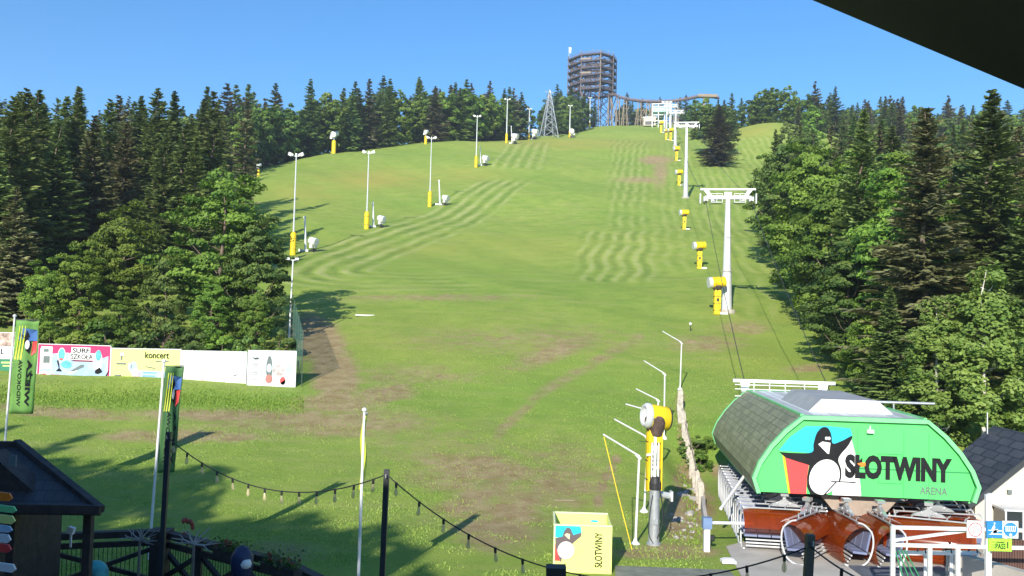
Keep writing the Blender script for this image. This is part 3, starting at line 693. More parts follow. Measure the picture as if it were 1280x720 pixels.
art('bird_beak',[(447,262),(462,252),(491,256),(486,296),(480,294)],m_wp,2)
for ex in (476,486): art('bird_eye',[(ex+5*math.cos(i*.6283),240+6*math.sin(i*.6283)) for i in range(10)],m_wp,2)
art('skate_blade',[(494,391),(582,391),(582,395),(494,395)],m_ink,3)
art('skate_boot',[(520,395),(560,395),(545,403),(541,418),(532,413),(515,402)],m_wp,3)
art('skate_line',[(509,394),(514,395),(472,442),(466,442)],m_ink,3)
def lettering(s_,cx0,cx1,cy0,cy1,m,bold,lay,parent=None,name='lettering'):
    parent=parent or FP
    a0=A(cx0,cy1); a1=A(cx1,cy0); mb=MB()
    text_on(mb,s_,a1[1]-a0[1],a1[0]-a0[0],lambda a_,b_,t:Vector((a_,.116-lay*.006,HZ0+b_)),bold,(a0[0]+a1[0])/2,(a0[1]+a1[1])/2,rot=-.006)
    mb.build(name,m,parent)
lettering('SŁOTWINY',543,920,297,380,m_ink,.06,4)
lettering('ARENA',808,904,401,426,m_grey,.012,4)
art('orange_tick',[(586,326),(600,322),(616,322),(616,334),(602,337)],m_orange,5)
seam=MB()
for p in [((588,203),(588,300)),((752,206),(752,440)),((840,215),(840,440)),((588,345),(985,345)),((662,290),(662,393)),((662,393),(745,393)),((745,290),(745,393)),((662,290),(745,290))]:
    a0=A(*p[0]); a1=A(*p[1]); seam.box(((a0[0]+a1[0])/2,.113,HZ0+(a0[1]+a1[1])/2),(abs(a0[0]-a1[0])+.016,.006,abs(a0[1]-a1[1])+.016))
seam.build('panel_seam',mat('dark_seam',(.03,.25,.08),.5),FP)
q=A(630,210); mb=MB(); mb.box((q[0],.0,HZ0+q[1]),(.26,.16,.14)); mb.bar((q[0],.1,HZ0+q[1]+.06),(q[0],0,HZ0+q[1]+.2),.05); mb.build('flood_lamp',m_white,st)
# raised hatch on the roof
top=HZ0+3.06
hd=MB(); y0,y1=2.6,9.0
fr=[(-1.7,0),(-1.15,.55),(1.25,.55),(1.9,0)]
hd.prism(fr,y1-y0,lambda a_,b_,t:Vector((a_,y0+t,top+b_*(1-.0*t)))); hd.build('roof_hatch',roof_tiles('pale_ribbed_metal',(.85,.87,.88),2.4,.04,.55),st,uv=lambda c:(c.y*1.4,c.x*.3))
MB().prism([(a_*.985,b_*.97+.005) for a_,b_ in fr],.03,lambda a_,b_,t:Vector((a_,y0-.03+t,top+b_))).build('hatch_front',m_wp,st)
MB().tube((1.9,y0+2.2,top+.35),(4.4,y0+2.2,top+.35),.06).tube((2.6,y0+2.2,top),(2.6,y0+2.2,top+.35),.04).build('roof_pipe',m_galv,st)
mb=MB(); yb=HL+.2; zt=top+.55
mb.box((-.3,yb,zt),(5.9,.22,.18))
for x in (-2.55,1.95): mb.prism([(x-.28,0),(x+.28,0),(x+.12,-.95),(x-.12,-.95)],.18,lambda a_,b_,t:Vector((a_,yb-.09+t,zt-.09+b_)))
mb.build('rear_beam',m_white,st)
mb=MB()
for x in (-2.1,-1.2,-.3,.8,1.6): mb.bar((x,yb-.5,zt-.9),(x,yb-.5,zt-.05),.05)
for z in (-.85,-.45,-.2): mb.bar((-3.2,yb-.5,zt+z),(1.8,yb-.5,zt+z),.05)
mb.build('maintenance_rail',m_galvl,st)
# underside and mast
MB().box((0,HL/2,HZ0+.10),(8.0,HL-.8,.1)).build('underside',m_dark,st)
mb=MB()
mb.prism([(-1.55,0),(1.75,0),(1.2,-.62),(.9,-.85),(-.75,-.85),(-1.05,-.6)],2.6,lambda a_,b_,t:Vector((a_-.1,.7+t,HZ0-.02+b_))); mb.build('drive_housing',mat('brown_grey_casting',(.34,.27,.22),.6,var=.15),st)
MB().box((-.62,.68,HZ0-.2),(.42,.05,.22)).build('red_display',mat('dim_red_display',(.25,.03,.01),.4),st)
mb=MB(); mb.tube((0,3.6,0),(0,3.6,HZ0+.1),.55,.5,16); mb.tube((0,12,0),(0,12,HZ0+.1),.5,.45,16); mb.build('support_column',m_galvl,st)
mb=MB(); pr=[(math.cos(t)*2.45,math.sin(t)*-2.3+3.2,HZ0-.12) for t in [i*math.pi/16 for i in range(17)]]
mb.path([(2.45,HL-.6,HZ0-.12)]+pr+[(-2.45,HL-.6,HZ0-.12)],.07,6); mb.build('carrier_rail',m_dark,st)
MB().tube((-4.1,4.2,HZ0+.1),(-5.6,1.2,HZ0-.95),.07).build('strut',m_white,st)
# bullwheel
mb=MB(); mb.lathe((0,3.2,HZ0-.35),[(.3,-.08),(2.1,-.06),(2.2,-.1),(2.2,.1),(2.1,.06),(.3,.08)],24); mb.build('bullwheel',m_dark,st)
st.scale=(.945,1,.98); st.rotation_euler=(0,0,R(-7))
# ------------------------------------------------------------------ chairs
CH='chairlift chairs parked under the lift station'
ch=thing('chairlift_chair','foremost parked chair of the left row with its orange canopy half down','chairlift chair',(0,0,0),0,CH)
for i in range(6):
    x=-1.3+i*.52
    mb=MB(); mb.box((x,-.02,.52),(.48,.52,.08),Matrix.Rotation(R(-6),3,'X')); o=mb.build('seat',m_seat,ch)
    mb=MB(); mb.box((x,.30,.93),(.48,.07,.72),Matrix.Rotation(R(-12),3,'X')); mb.build('backrest',m_seat,ch)
mb=MB()
for z,y in ((.20,-.45),(.30,-.38),(.41,-.32)): mb.bar((-1.5,y,z),(1.5,y,z),.05,.05)
mb.build('footrest',m_galvl,ch)
for s_ in (-1,1):
    mb=MB(); pts=spline([(s_*1.6,-.62,.12),(s_*1.62,-.2,.02),(s_*1.62,.22,.22),(s_*1.62,.42,.75),(s_*1.62,.38,1.25),(s_*1.6,.1,1.55),(s_*1.58,-.12,1.62)],4)
    mb.path(pts,.034,7); mb.build('side_frame',m_galvl,ch)
mb=MB(); mb.bar((-1.6,.38,1.3),(1.6,.38,1.3),.06); mb.bar((-1.6,.34,.5),(1.6,.34,.5),.06); mb.bar((-1.6,-.05,1.6),(1.6,-.05,1.6),.05)
for i in range(5): mb.path([(-1.2+i*.6,-.05,1.6),(-1.15+i*.6,-.03,1.72),(-1.05+i*.6,0,1.78)],.025,5)
mb.build('top_frame',m_galv,ch)
def shell(x0,x1,t0,t1,r=.92,n=14,mth=9):
    mb=MB(); vs=[]; fs=[]
    for i in range(n+1):
        t=t0+(t1-t0)*i/n
        for j in range(mth+1):
            x=x0+(x1-x0)*j/mth; e=abs((x-(x0+x1)/2)/((x1-x0)/2)); rr=r*(1-.10*e**4)
            vs.append((x,.25-rr*math.sin(t)*1.05,.62+rr*math.cos(t)))
    for i in range(n):
        for j in range(mth): a_=i*(mth+1)+j; fs.append((a_,a_+1,a_+mth+2,a_+mth+1))
    mb.add(vs,fs); return mb
shell(-1.57,1.57,-.35,1.25).build('canopy',m_bubble,ch,smooth=True)
mb=MB(); mb.prism([(-.62,0),(.62,0),(.5,.1),(.16,.22),(0,.34),(-.16,.22),(-.5,.1)],.14,lambda a_,b_,t:Vector((a_,.0+t,1.68+b_)))
mb.tube((-.25,-.03,1.78),(-.25,.17,1.78),.06).tube((.25,-.03,1.78),(.25,.17,1.78),.06); HY=mb.build('hanger_yoke',m_alu,ch)
mb=MB(); mb.bar((0,.07,1.9),(0,.07,2.2),.12,.1); mb.box((0,.07,2.16),(.3,.3,.12)); mb.build('grip',m_alu,HY)
ch.location=L2W(-2.95,.25); ch.rotation_euler=(0,0,AX)
ordn=['second','third','fourth','fifth','sixth','seventh','eighth','ninth','tenth','eleventh','twelfth','thirteenth']
for i in range(12):
    k_=dup(ch,L2W(-2.98-.004*i,.25+.9*(i+1)),AX,ordn[i]+' parked chair from the front in the left row under the station')
    for c_ in list(k_.children):
        if c_.name.startswith('canopy') or c_.name.startswith('footrest'): bpy.data.objects.remove(c_)
dup(ch,L2W(-2.15,-.55),AX+R(60),'parked chair with closed orange canopy turning beside the left row, behind the dark pole')
closed=shell(-1.57,1.57,-.3,2.15,.95,18,12).build('canopy',m_bubble,None,smooth=True); cmesh=closed.data; bpy.data.objects.remove(closed)
for u,v,an,lb in ((-.80,-.25,-80,'parked chair seen almost end on, left one of the two middle orange canopies'),(.42,-.3,-83,'parked chair seen almost end on, right one of the two middle orange canopies'),
                  (2.25,-.25,-14,'foremost parked chair of the right row, wide brown orange canopy closed')):
    d_=dup(ch,L2W(u,v),AX+R(an),lb)
    for k in d_.children:
        if k.name.startswith('canopy'): k.data=cmesh
for i in range(4):
    dup(ch,L2W(2.95,1.1+.95*i),AX+R(180),ordn[i]+' parked chair from the front in the right row under the station')
# ------------------------------------------------------------------ lift towers
def lift_tower(px,d,ytop,label,k=0,w=6.0):
    b=on(px,d); h=at(px,ytop,d).z-b.z
    t=thing('lift_tower',label,'lift tower',b,AX,'towers of the chairlift')
    mb=MB(); mb.tube((0,0,-.5),(0,0,h*.33),.62,.5,18,False); mb.tube((0,0,h*.33),(0,0,h-.9),.46,.27,18); mb.build('mast',m_galvl,t,True)
    mb=MB(); mb.tube((0,0,-.4),(0,0,.22),1.0,.95,14); mb.lathe((0,0,h*.33),[(.52,-.06),(.60,-.06),(.60,.06),(.48,.06)],18); mb.build('base_flange',m_conc,t)
    mb=MB(); mb.box((0,0,h-.9),(w-1.0,.45,.35)); mb.box((0,0,h-.55),(.8,.5,.5)); mb.build('cross_arm',m_galvl,t)
    mb=MB(); mb.box((0,0,h+.02),(w,.28,.18))
    for s_ in (-1,1): mb.prism([(s_*(w/2-.35),0),(s_*(w/2-.9),0),(s_*(w/2-1.6),-1.25),(s_*(w/2-1.3),-1.25)],.2,lambda a_,b_,q:Vector((a_,-.1+q,h-.07+b_)))
    mb.build('lifting_frame',m_galvl,t)
    for s_ in (-1,1):
        mb=MB(); x=s_*(w/2-.55)
        mb.box((x,0,h-1.35),(.16,3.4,.22)); mb.box((x+.18,0,h-1.2),(.1,2.2,.5)); mb.box((x-.18,0,h-1.2),(.1,2.2,.5))
        for j in range(8): mb.tube((x-.07,-1.5+j*.43,h-1.2),(x+.07,-1.5+j*.43,h-1.2),.19,n=10)
        mb.build('sheave_train',m_galvl,t)
        mb=MB(); x0,x1=s_*(.65),s_*(w/2-1.15)
        for yy in (-.7,.7):
            for z in (h-1.5,h-1.0,h-.55): mb.bar((x0,yy,z),(x1,yy,z),.05)
            for x in np.linspace(x0,x1,3): mb.bar((x,yy,h-1.5),(x,yy,h-.55),.05)
        mb.box(((x0+x1)/2,0,h-1.52),(abs(x1-x0),1.4,.05)); mb.build('catwalk',m_galvl,t)
        MB().box((s_*(w/2+.02),0,h-1.05),(.12,.9,1.1)).build('side_panel',m_galvl,t)
    mb=MB(); 
    for s_ in (-.17,.17): mb.bar((s_,-.52,.6),(s_,-.36,h-1),.04)
    for j in range(int(h/.45)): z=.8+j*.45; 
    for j in range(int((h-2)/.45)): z=.8+j*.45; yy=-.52+.16*z/h; mb.bar((-.17,yy,z),(.17,yy,z),.03)
    mb.build('ladder',m_galv,t)
    if k==0: MB().box((0,-.5,h*.62),(.42,.05,.42)).build('number_plate',m_wp,t)
    return t,h
LT=[]
for i,(px,d,yt,lb) in enumerate([(908,98,237,'nearest and tallest grey lift tower standing beside the front row of yellow guns'),
     (857,215,153,'second lift tower up the slope, left of the lone brownish spruce'),
     (844,330,138,'third lift tower just below the crest, in front of the pale upper frames'),
     (838,420,131,'fourth lift tower far up near the crest'),(833,500,127,'fifth and farthest lift tower on the crest')]):
    t,h=lift_tower(px,d,yt,lb,i); LT.append((t,h))
# ropes
for s_,lb in ((-1,'left haul rope of the chairlift running up the slope'),(1,'right haul rope of the chairlift running up the slope')):
    pts=[L2W(s_*2.45,HL-.6,HZ0-.12),L2W(s_*2.45,HL+1,HZ0+.9)]; prev=L2W(s_*2.45,HL+1,3.6); pts=[L2W(s_*2.45,HL-.3,3.5)]
    prev=pts[0]
    for t,h in LT:
        c,s=math.cos(AX),math.sin(AX); u=s_*2.45; q=Vector((t.location.x+u*c,t.location.y+u*s,t.location.z+h-.98))
        n=12; L=(q-prev).length
        for j in range(1,n+1): f=j/n; p=prev.lerp(q,f); p.z-=4*f*(1-f)*L*.012; pts.append(p)
        prev=q
    mb=MB(); mb.path(pts,.028,5); o=mb.build('haul_rope',m_cable); tag(o,lb,'cable','haul ropes')
# upper station: pale frames on the crest
b=on(826,512)
us=thing('upper_station','pale steel frames and blue green cabin of the upper lift station on the crest','upper station',b,AX)
mb=MB()
for x in (-5,-1.5,2,5):
    for y in (-3,3): mb.bar((x,y,-1),(x,y,13),.45)
for z in (3,6.5,10,13):
    for y in (-3,3): mb.bar((-5,y,z),(5,y,z),.4)
    for x in (-5,5): mb.bar((x,-3,z),(x,3,z),.35)
mb.build('frame',m_white,us)
mb=MB(); mb.prism([(-5.2,0),(5.2,0),(4.4,2.6),(-4.4,2.6)],7,lambda a_,b_,t:Vector((a_,-3.5+t,8.2+b_))); mb.build('cabin',mat('pale_blue_green_cabin',(.35,.62,.55),.5),us)
MB().box((-6.5,1,3.0),(7,5,4.5)).build('hut_wall',m_plaster,us)
MB().box((-6.5,1,5.5),(8,6,.5)).build('hut_roof',m_wp,us)
MB().box((-6.5,-1.6,2.2),(5,.1,2)).build('opening',m_dark,us)
# ------------------------------------------------------------------ wooden viewing tower and walkway
tp=on(739,568); T0=Vector((tp.x,568,tp.z-4))
tw=thing('viewing_tower','tall brown timber viewing tower of six ring decks standing on the hill crest','viewing tower',T0)
zb=lambda y: at(739,y,568).z-T0.z
decks=[zb(y) for y in (117,108.5,100,91.5,83,75)]
n=8; Ro,Ri=16.6,13.9
JR=[1,.93,1.02,.9,1.0,.94,1.03,.91]; DZ=(decks[-1]-decks[0])/5
ring=lambda r,i:(math.cos(2*math.pi*(i+.28)/n)*r*JR[i%n], math.sin(2*math.pi*(i+.28)/n)*r*JR[i%n])
top_=decks[-1]+1.2
for k,z in enumerate(decks):
    mb=MB()
    for i in range(n):
        z0=z+(((i+6)%n)/n-.5)*DZ*.8; z1=z0+DZ*.1
        a_,b_=ring(Ro,i),ring(Ro,i+1); c_,d_=ring(Ri,i),ring(Ri,i+1)
        for h0,h1 in ((-.35,0.),):
            vs=[(a_[0],a_[1],z0+h0),(b_[0],b_[1],z1+h0),(d_[0],d_[1],z1+h0),(c_[0],c_[1],z0+h0),(a_[0],a_[1],z0+h1),(b_[0],b_[1],z1+h1),(d_[0],d_[1],z1+h1),(c_[0],c_[1],z0+h1)]
            mb.add(vs,[(0,3,2,1),(4,5,6,7),(0,1,5,4),(1,2,6,5),(2,3,7,6),(3,0,4,7)])
        for r_ in (Ro,Ri):
            p,q_=ring(r_,i),ring(r_,i+1); mb.bar((p[0],p[1],z0-.6),(q_[0],q_[1],z1-.6),.35,.6)
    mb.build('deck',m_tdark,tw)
    mb=MB()
    for i in range(n):
        zs=z+(((i+6)%n)/n-.5)*DZ*.8
        for r_ in (Ro,Ri):
            p,q_=ring(r_,i),ring(r_,i+1)
            mb.bar((p[0],p[1],zs+1.2),(q_[0],q_[1],zs+DZ*.1+1.2),.12,.2)
            for j in range(5): f=j/5; x=p[0]+(q_[0]-p[0])*f; y=p[1]+(q_[1]-p[1])*f; mb.bar((x,y,zs),(x,y,zs+1.2+(.7 if (i+j+k)%4==0 else 0)),.16)
        p,q_=ring(Ro,i),ring(Ri,i); m_=((p[0]+q_[0])/2,(p[1]+q_[1])/2)
        mb.bar((p[0],p[1],zs-1.6),(m_[0],m_[1],zs-.5),.2)
    mb.build('railing',m_twood,tw)
    if k in (2,4):
        p,q_=ring(Ro+.15,5),ring(Ro+.15,6); MB().bar((p[0],p[1],z+.75),(q_[0]*.5+p[0]*.5,q_[1]*.5+p[1]*.5,z+.75),.08,1.0).build('solid_balustrade',m_wood,tw)
for i in range(n):
    a_=ring(Ro-.2,i); b2=ring(Ro-1.4,i); c_=ring(Ri,i)
    mb=MB(); mb.tube((a_[0],a_[1],decks[0]-2.5),(a_[0],a_[1],top_),.30,n=7); mb.build('outer_post',m_twood if i%3 else m_wood,tw)
    mb=MB(); mb.tube((c_[0],c_[1],0),(c_[0],c_[1],top_-1),.34,n=7)
    mb.tube((a_[0],a_[1],decks[0]-1.5),(c_[0],c_[1],decks[0]-9),.28,n=6); mb.build('inner_post',m_twood,tw)
mb=MB()
for k in range(len(decks)-1):
    z0,z1=decks[k],decks[k+1]
    for i in range(n):
        if (i+k)%2: continue
        p,q_=ring(Ri,i),ring(Ri,i+1); mb.tube((p[0],p[1],z0),(q_[0],q_[1],z1-.6),.18,n=5); mb.tube((q_[0],q_[1],z0),(p[0],p[1],z1-.6),.18,n=5)
        p2=ring(Ro,i); mb.tube((p2[0],p2[1],z1-1.8),(p[0],p[1],z0+1.2),.16,n=5)
for i in range(n):
    p,q_=ring(Ri,i),ring(Ri,i+1)
    for z0 in np.arange(0,decks[0]-6,7.): mb.tube((p[0],p[1],z0),(q_[0],q_[1],z0+7),.2,n=5); mb.tube((q_[0],q_[1],z0),(p[0],p[1],z0+7),.2,n=5)
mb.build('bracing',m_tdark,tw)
mb=MB(); mb.tube((-1,-.5,0),(-1,-.5,top_+2.5),.4,n=8)
for i in range(6):
    t=i*math.pi/3; mb.tube((4.5*math.cos(t),4.5*math.sin(t),0),(4.5*math.cos(t),4.5*math.sin(t),top_),.2,n=6)
for k,z in enumerate(decks):
    for i in range(6):
        t=i*math.pi/3; t2=t+math.pi/3; mb.bar((4.5*math.cos(t),4.5*math.sin(t),z),(4.5*math.cos(t2),4.5*math.sin(t2),z+2),.25,.25)
        mb.bar((4.5*math.cos(t),4.5*math.sin(t),z),(Ri*math.cos(t),Ri*math.sin(t),z-.4),.3,.4)
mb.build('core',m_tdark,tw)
MB().tube((-15.6,-3,top_-1),(-15.6,-3,top_+6),.13,n=6).build('flagpole',m_white,tw)
MB().prism([(0,0),(-1.6,-.4),(-1.3,-4.2),(-.1,-3.6)],.06,lambda a_,b_,t:Vector((-15.5-a_*.9,-3+t,top_+6+b_))).build('flag',m_wp,tw)
mb=MB()
for x,y in ((-9,-12),(4,-14),(-1,-14.5),(9,-12),(12.4,-9)): mb.bar((x,y,top_),(x,y,top_+1.3),.3)
mb.build('roof_post',m_wood,tw)
# ramp and walkway
wk=thing('treetop_walkway','long curved timber walkway on trestles joining the tower to the right hand wood','walkway',T0)
wp=[(758,121,562),(768,119,556),(775,122,552),(790,125.5,548),(810,127.5,546),(835,127.5,544),(855,125,543),(872,121.5,542),(886,120.5,541),(899,123,541)]
W3=[at(*p)-T0 for p in wp]; W3=[Vector(p) for p in spline([tuple(p) for p in W3],4)]
mb=MB(); rl=MB()
for a_,b_ in zip(W3[:-1],W3[1:]):
    mb.bar(a_,b_,2.2,.45)
    d=(b_-a_).normalized(); s_=Vector((-d.y,d.x,0)).normalized()*1.1
    mb.add([a_-s_-Vector((0,0,.5)),b_-s_-Vector((0,0,.5)),b_+s_-Vector((0,0,.5)),a_+s_-Vector((0,0,.5)),a_-s_,b_-s_,b_+s_,a_+s_],[(0,3,2,1),(4,5,6,7),(0,1,5,4),(1,2,6,5),(2,3,7,6),(3,0,4,7)])
    for sg in (-1,1):
        for hh in (.5,.85,1.25): rl.bar(a_+s_*sg+Vector((0,0,hh)),b_+s_*sg+Vector((0,0,hh)),.12,.16)
        rl.bar(a_+s_*sg,a_+s_*sg+Vector((0,0,1.25)),.14)
mb.build('deck',m_tdark,wk); rl.build('railing',m_twood,wk)
for px,sp in ((762,2.2),(773,1.6),(782,2.4),(799,2.8),(808,2.2),(814,1.6),(846,2.0),(882,2.2)):
    q=min(W3,key=lambda p:abs(proj(p.x+T0.x,p.y+T0.y,p.z+T0.z)[0]-px)); g=zg(q.x+T0.x,q.y+T0.y)-T0.z-1
    mb=MB()
    for s_ in (-1,1): mb.tube((q.x+s_*sp,q.y+1,g),(q.x+s_*.5,q.y,q.z-.3),.26,.24,6); mb.tube((q.x+s_*.9,q.y-1.2,g),(q.x+s_*.9,q.y-.8,q.z-.3),.22,n=6)
    for f in (.35,.7): z=g+(q.z-g)*f; mb.bar((q.x-sp,q.y+.5,z),(q.x+sp,q.y+.5,z-.5),.25)
    mb.tube((q.x-sp,q.y+1,g+1),(q.x+sp,q.y,g+(q.z-g)*.75),.16,n=5)
    mb.build('trestle',m_wood,wk)
for i,(a_,b_) in enumerate(((764,773),(799,812))):
    pa=at(a_,153,553)-T0; pb=at(b_,126,551)-T0; mb=MB(); mb.tube(pa,pb,.22,n=6); mb.tube((pb.x,pb.y,pa.z),(pa.x,pa.y,pb.z),.22,n=6); mb.build('cross_brace',m_wood,wk)
q=at(884,121,541)-T0; mb=MB(); mb.box((q.x,q.y,q.z-.2),(12,4,.5)); mb.box((q.x-2,q.y,q.z-4),(1.2,1.2,9)); mb.box((q.x,q.y-2,q.z+.6),(12,.15,1.2)); mb.build('end_platform',m_wood,wk)
# lattice power pylon
b=on(686,432); hp=at(686,111,432).z-b.z
py_=thing('lattice_pylon','grey lattice steel pylon tapering to a point among the crest trees','pylon',b,.3)
mb=MB(); w0=3.6; lv=[0,.2,.38,.54,.68,.8,.9,1]
cor=lambda f,i:Vector(((-1,1,1,-1)[i]*(w0*(1-f)+.15),(-1,-1,1,1)[i]*(w0*(1-f)+.15),f*hp-.5))
for i in range(4):
    mb.bar(cor(0,i),cor(1,i),.3)
    for a_,b_ in zip(lv[:-1],lv[1:]):
        mb.bar(cor(a_,i),cor(b_,(i+1)%4),.15); mb.bar(cor(a_,(i+1)%4),cor(b_,i),.15); mb.bar(cor(b_,i),cor(b_,(i+1)%4),.13)
mb.build('lattice',m_galv,py_); mb=MB(); mb.bar((-2.4,0,hp*.93),(2.4,0,hp*.93),.2); mb.bar((-1.6,0,hp*.82),(1.6,0,hp*.82),.2); mb.build('cross_arm',m_galvl,py_)
# ------------------------------------------------------------------ floodlight masts and guns beside them
def lamp_mast(px,py,d,ytop,label,pad=True,w=1.0):
    b=on(px,d); h=at(px,ytop,d).z-b.z
    t=thing('floodlight_mast',label,'floodlight mast',b,0,'floodlight masts')
    k=max(1,d/200)
    mb=MB(); mb.tube((0,0,-.4),(0,0,h*.55),.16*k,.12*k,8); mb.tube((0,0,h*.55),(0,0,h),.12*k,.09*k,8); mb.build('mast',m_galvl,t,True)
    if pad:
        mb=MB(); mb.lathe((0,0,-.1),[(.42,0),(.46,.1),(.46,h*.21),(.36,h*.22),(.2,h*.235)],10); mb.lathe((0,0,h*.10),[(.47,-.04),(.49,0),(.47,.04)],10); mb.build('yellow_padding',m_yel,t)
        mb=MB(); mb.lathe((0,0,h*.055),[(.46,-.03),(.475,0),(.46,.03)],10); mb.lathe((0,0,h*.16),[(.46,-.03),(.475,0),(.46,.03)],10); mb.build('strap',m_cable,t)
    mb=MB(); mb.bar((-.9,0,h-.25),(.9,0,h-.25),.08); mb.box((0,0,h-.1),(.25,.25,.5)); mb.build('crossbar',m_galvl,t)
    for s_ in (-1,1):
        mb=MB(); rot=Matrix.Rotation(R(-28*s_),3,'Y'); mb.box((s_*.75,-.12,h+.02),(.75,.5,.28),rot); mb.box((s_*.95,-.12,h-.16),(.5,.36,.14),rot); mb.build('floodlight',m_white,t)
    return t
for a in [(366,310,133,193,'floodlight mast beside the tall leafy tree at the left edge of the slope'),
          (458,286,161,190,'second floodlight mast from the left on the slope'),
          (537,251,197,172,'third floodlight mast from the left on the slope, near the bend of the mown tracks'),
          (595,206,255,145,'fourth floodlight mast from the left, above the mown tracks'),
          (633,173,330,124,'floodlight mast standing against the brow trees left of the lattice pylon'),
          (661,172,405,136,'short looking floodlight mast just left of the lattice pylon'),
          (712,168,440,132,'floodlight mast right of the lattice pylon'),
          (737,154,505,122,'farthest floodlight mast in front of the timber tower')]: lamp_mast(*a)
# hydrant lance tube and fan gun beside masts
def fan_gun_low(px,d,label,s=1.0,face=0):
    b=on(px,d); t=thing('fan_snow_gun',label,'snow gun',b,face,'white fan guns beside the masts')
    mb=MB(); mb.tube((-.25,-.75,1.55),(-.25+.0,.55,1.9),.68,.60,16); mb.build('barrel',m_white,t,True)
    mb=MB(); mb.tube((-.25,-.79,1.54),(-.25,-.74,1.55),.50,.50,16); mb.build('nozzle_ring',m_galvl,t)
    mb=MB(); mb.box((.25,.1,1.0),(.7,.6,.6)); mb.box((-.55,.1,.95),(.35,.5,.7)); mb.build('control_box',m_white,t)
    mb=MB(); mb.bar((0,0,0),(0,0,1.2),.16); mb.bar((-.8,-.5,.08),(.8,.5,.08),.1); mb.bar((-.8,.5,.08),(.8,-.5,.08),.1); mb.bar((-.5,0,.3),(.5,0,.3),.35); mb.build('chassis',m_dark,t)
    t.scale=(s,s,s); return t
def lance(px,d,ytop,label,lean=-.07):
    b=on(px,d); h=at(px,ytop,d).z-b.z; t=thing('lance_tube',label,'snow lance',b,0,'leaning white tubes beside the masts')
    mb=MB(); mb.tube((0,0,.2),(lean*h,.3,h),.20,.13,8); mb.tube((lean*h-.02,.3,h-.05),(lean*h,.3,h+.25),.24,.2,8); mb.build('tube',m_white,t,True)
    mb=MB(); mb.box((0,0,.15),(.9,.5,.3)); mb.box((-.8,0,.2),(.5,.4,.4)); mb.build('hydrant',m_galvl,t); return t
for px,d,yt,gx,nm in ((382,136,272,392,'first'),(467,163,254,477,'second'),(550,199,226,557,'third'),(601,258,184,607,'fourth'),(640,331,158,644,'fifth'),(666,407,162,669,'sixth')):
    lance(px,d,yt,nm+' leaning white tube from the left, at the foot of a floodlight mast')
    fan_gun_low(gx,d,nm+' white fan snow gun from the left at the foot of a floodlight mast',max(1,d/190)*.92,R(62))
fan_gun_low(715.5,440,'white fan snow gun at the foot of the mast right of the lattice pylon',1.9)
# fan gun up on a yellow column
def column_gun(px,d,ybot,ytop,label):
    b=on(px,d); H=at(px,ytop,d).z-b.z; s=H/4.6
    t=thing('column_snow_gun',label,'snow gun',b,0,'white snow guns on yellow columns')
    mb=MB(); mb.lathe((0,0,-.2),[(.40,0),(.42,.1),(.42,2.6),(.3,2.8),(.15,2.85)],10); mb.build('yellow_padding',m_yel,t)
    mb=MB(); mb.tube((0,0,2.7),(.0,0,3.4),.16,n=8); mb.box((0,0,3.3),(.7,.2,.2)); mb.build('neck',m_galv,t)
    mb=MB(); mb.tube((-.1,-.6,3.7),(.35,.7,4.15),.6,.52,14); mb.build('barrel',m_white,t,True)
    MB().box((-.55,0,3.2),(.45,.4,.6)).build('control_box',m_white,t)
    t.scale=(s,s,s); return t
column_gun(323,226,230,204,'white snow gun on yellow column at the left wood edge')
column_gun(417,296,184,163,'white snow gun on yellow column at the brow between two masts')
column_gun(532,318,177,162,'white snow gun on yellow column behind the third mast')
# yellow covered guns along the lift
def covered_gun(px,yb_,ytop,label,turn=0.):
    b=gnd(px,yb_); d=b.y; H=at(px,ytop,d).z-b.z; s=H/4.4
    t=thing('covered_snow_gun',label,'snow gun',b,turn,'yellow covered snow guns along the lift')
    mb=MB(); mb.prism([(-.36,0),(.36,0),(.40,2.7),(.2,2.95),(-.2,2.95),(-.34,2.7)],.66,lambda a_,b_,q:Vector((a_,-.33+q,b_))); mb.build('padded_column',m_yel,t)
    mb=MB()
    for z_ in (.5,1.3,2.1): mb.box((0,0,z_),(.80,.70,.05))
    mb.box((.02,-.345,1.7),(.3,.02,.35)); mb.build('strap',m_cable,t)
    mb=MB(); mb.lathe((0,0,2.75),[(.30,0),(.5,.2),(.62,.5),(.45,.75)],10); mb.build('fabric_skirt',mat('dark_canvas',(.06,.05,.045),.8,var=.4,scale=3),t)
    mb=MB(); ax=Vector((-.95,-.1,-.10)).normalized(); c=Vector((-.05,0,3.75))
    mb.tube(c-ax*1.0,c+ax*.62,.60,.66,16); mb.build('yellow_cover',m_yel,t,True)
    mb=MB(); mb.tube(c+ax*.62,c+ax*1.02,.68,.64,16); mb.build('fan_mouth',m_galvl,t,True)
    mb=MB(); mb.box((.75,0,.12),(.9,.7,.22)); mb.build('footing',m_wp,t)
    t.scale=(s,s,s); return t
for px,d,yt,lb in ((896,393,346,'yellow covered snow gun right beside the nearest lift tower'),(874,336,302,'second yellow covered snow gun up the lift line, below the small mown rows'),
                   (855,287,262,'third yellow covered snow gun up the lift line'),(848.5,232,212,'fourth yellow covered snow gun, left of the second lift tower foot'),
                   (845.5,201,183,'fifth yellow covered snow gun on a pale footing beside the second lift tower'),(838,176,160,'sixth yellow covered snow gun, right one of the pair below the crest'),(832.5,175,161,'seventh yellow covered snow gun, left one of the pair below the crest'),(826,166,151,'small yellow covered snow gun on the crest below the upper station')):
    covered_gun(px,d,yt,lb)
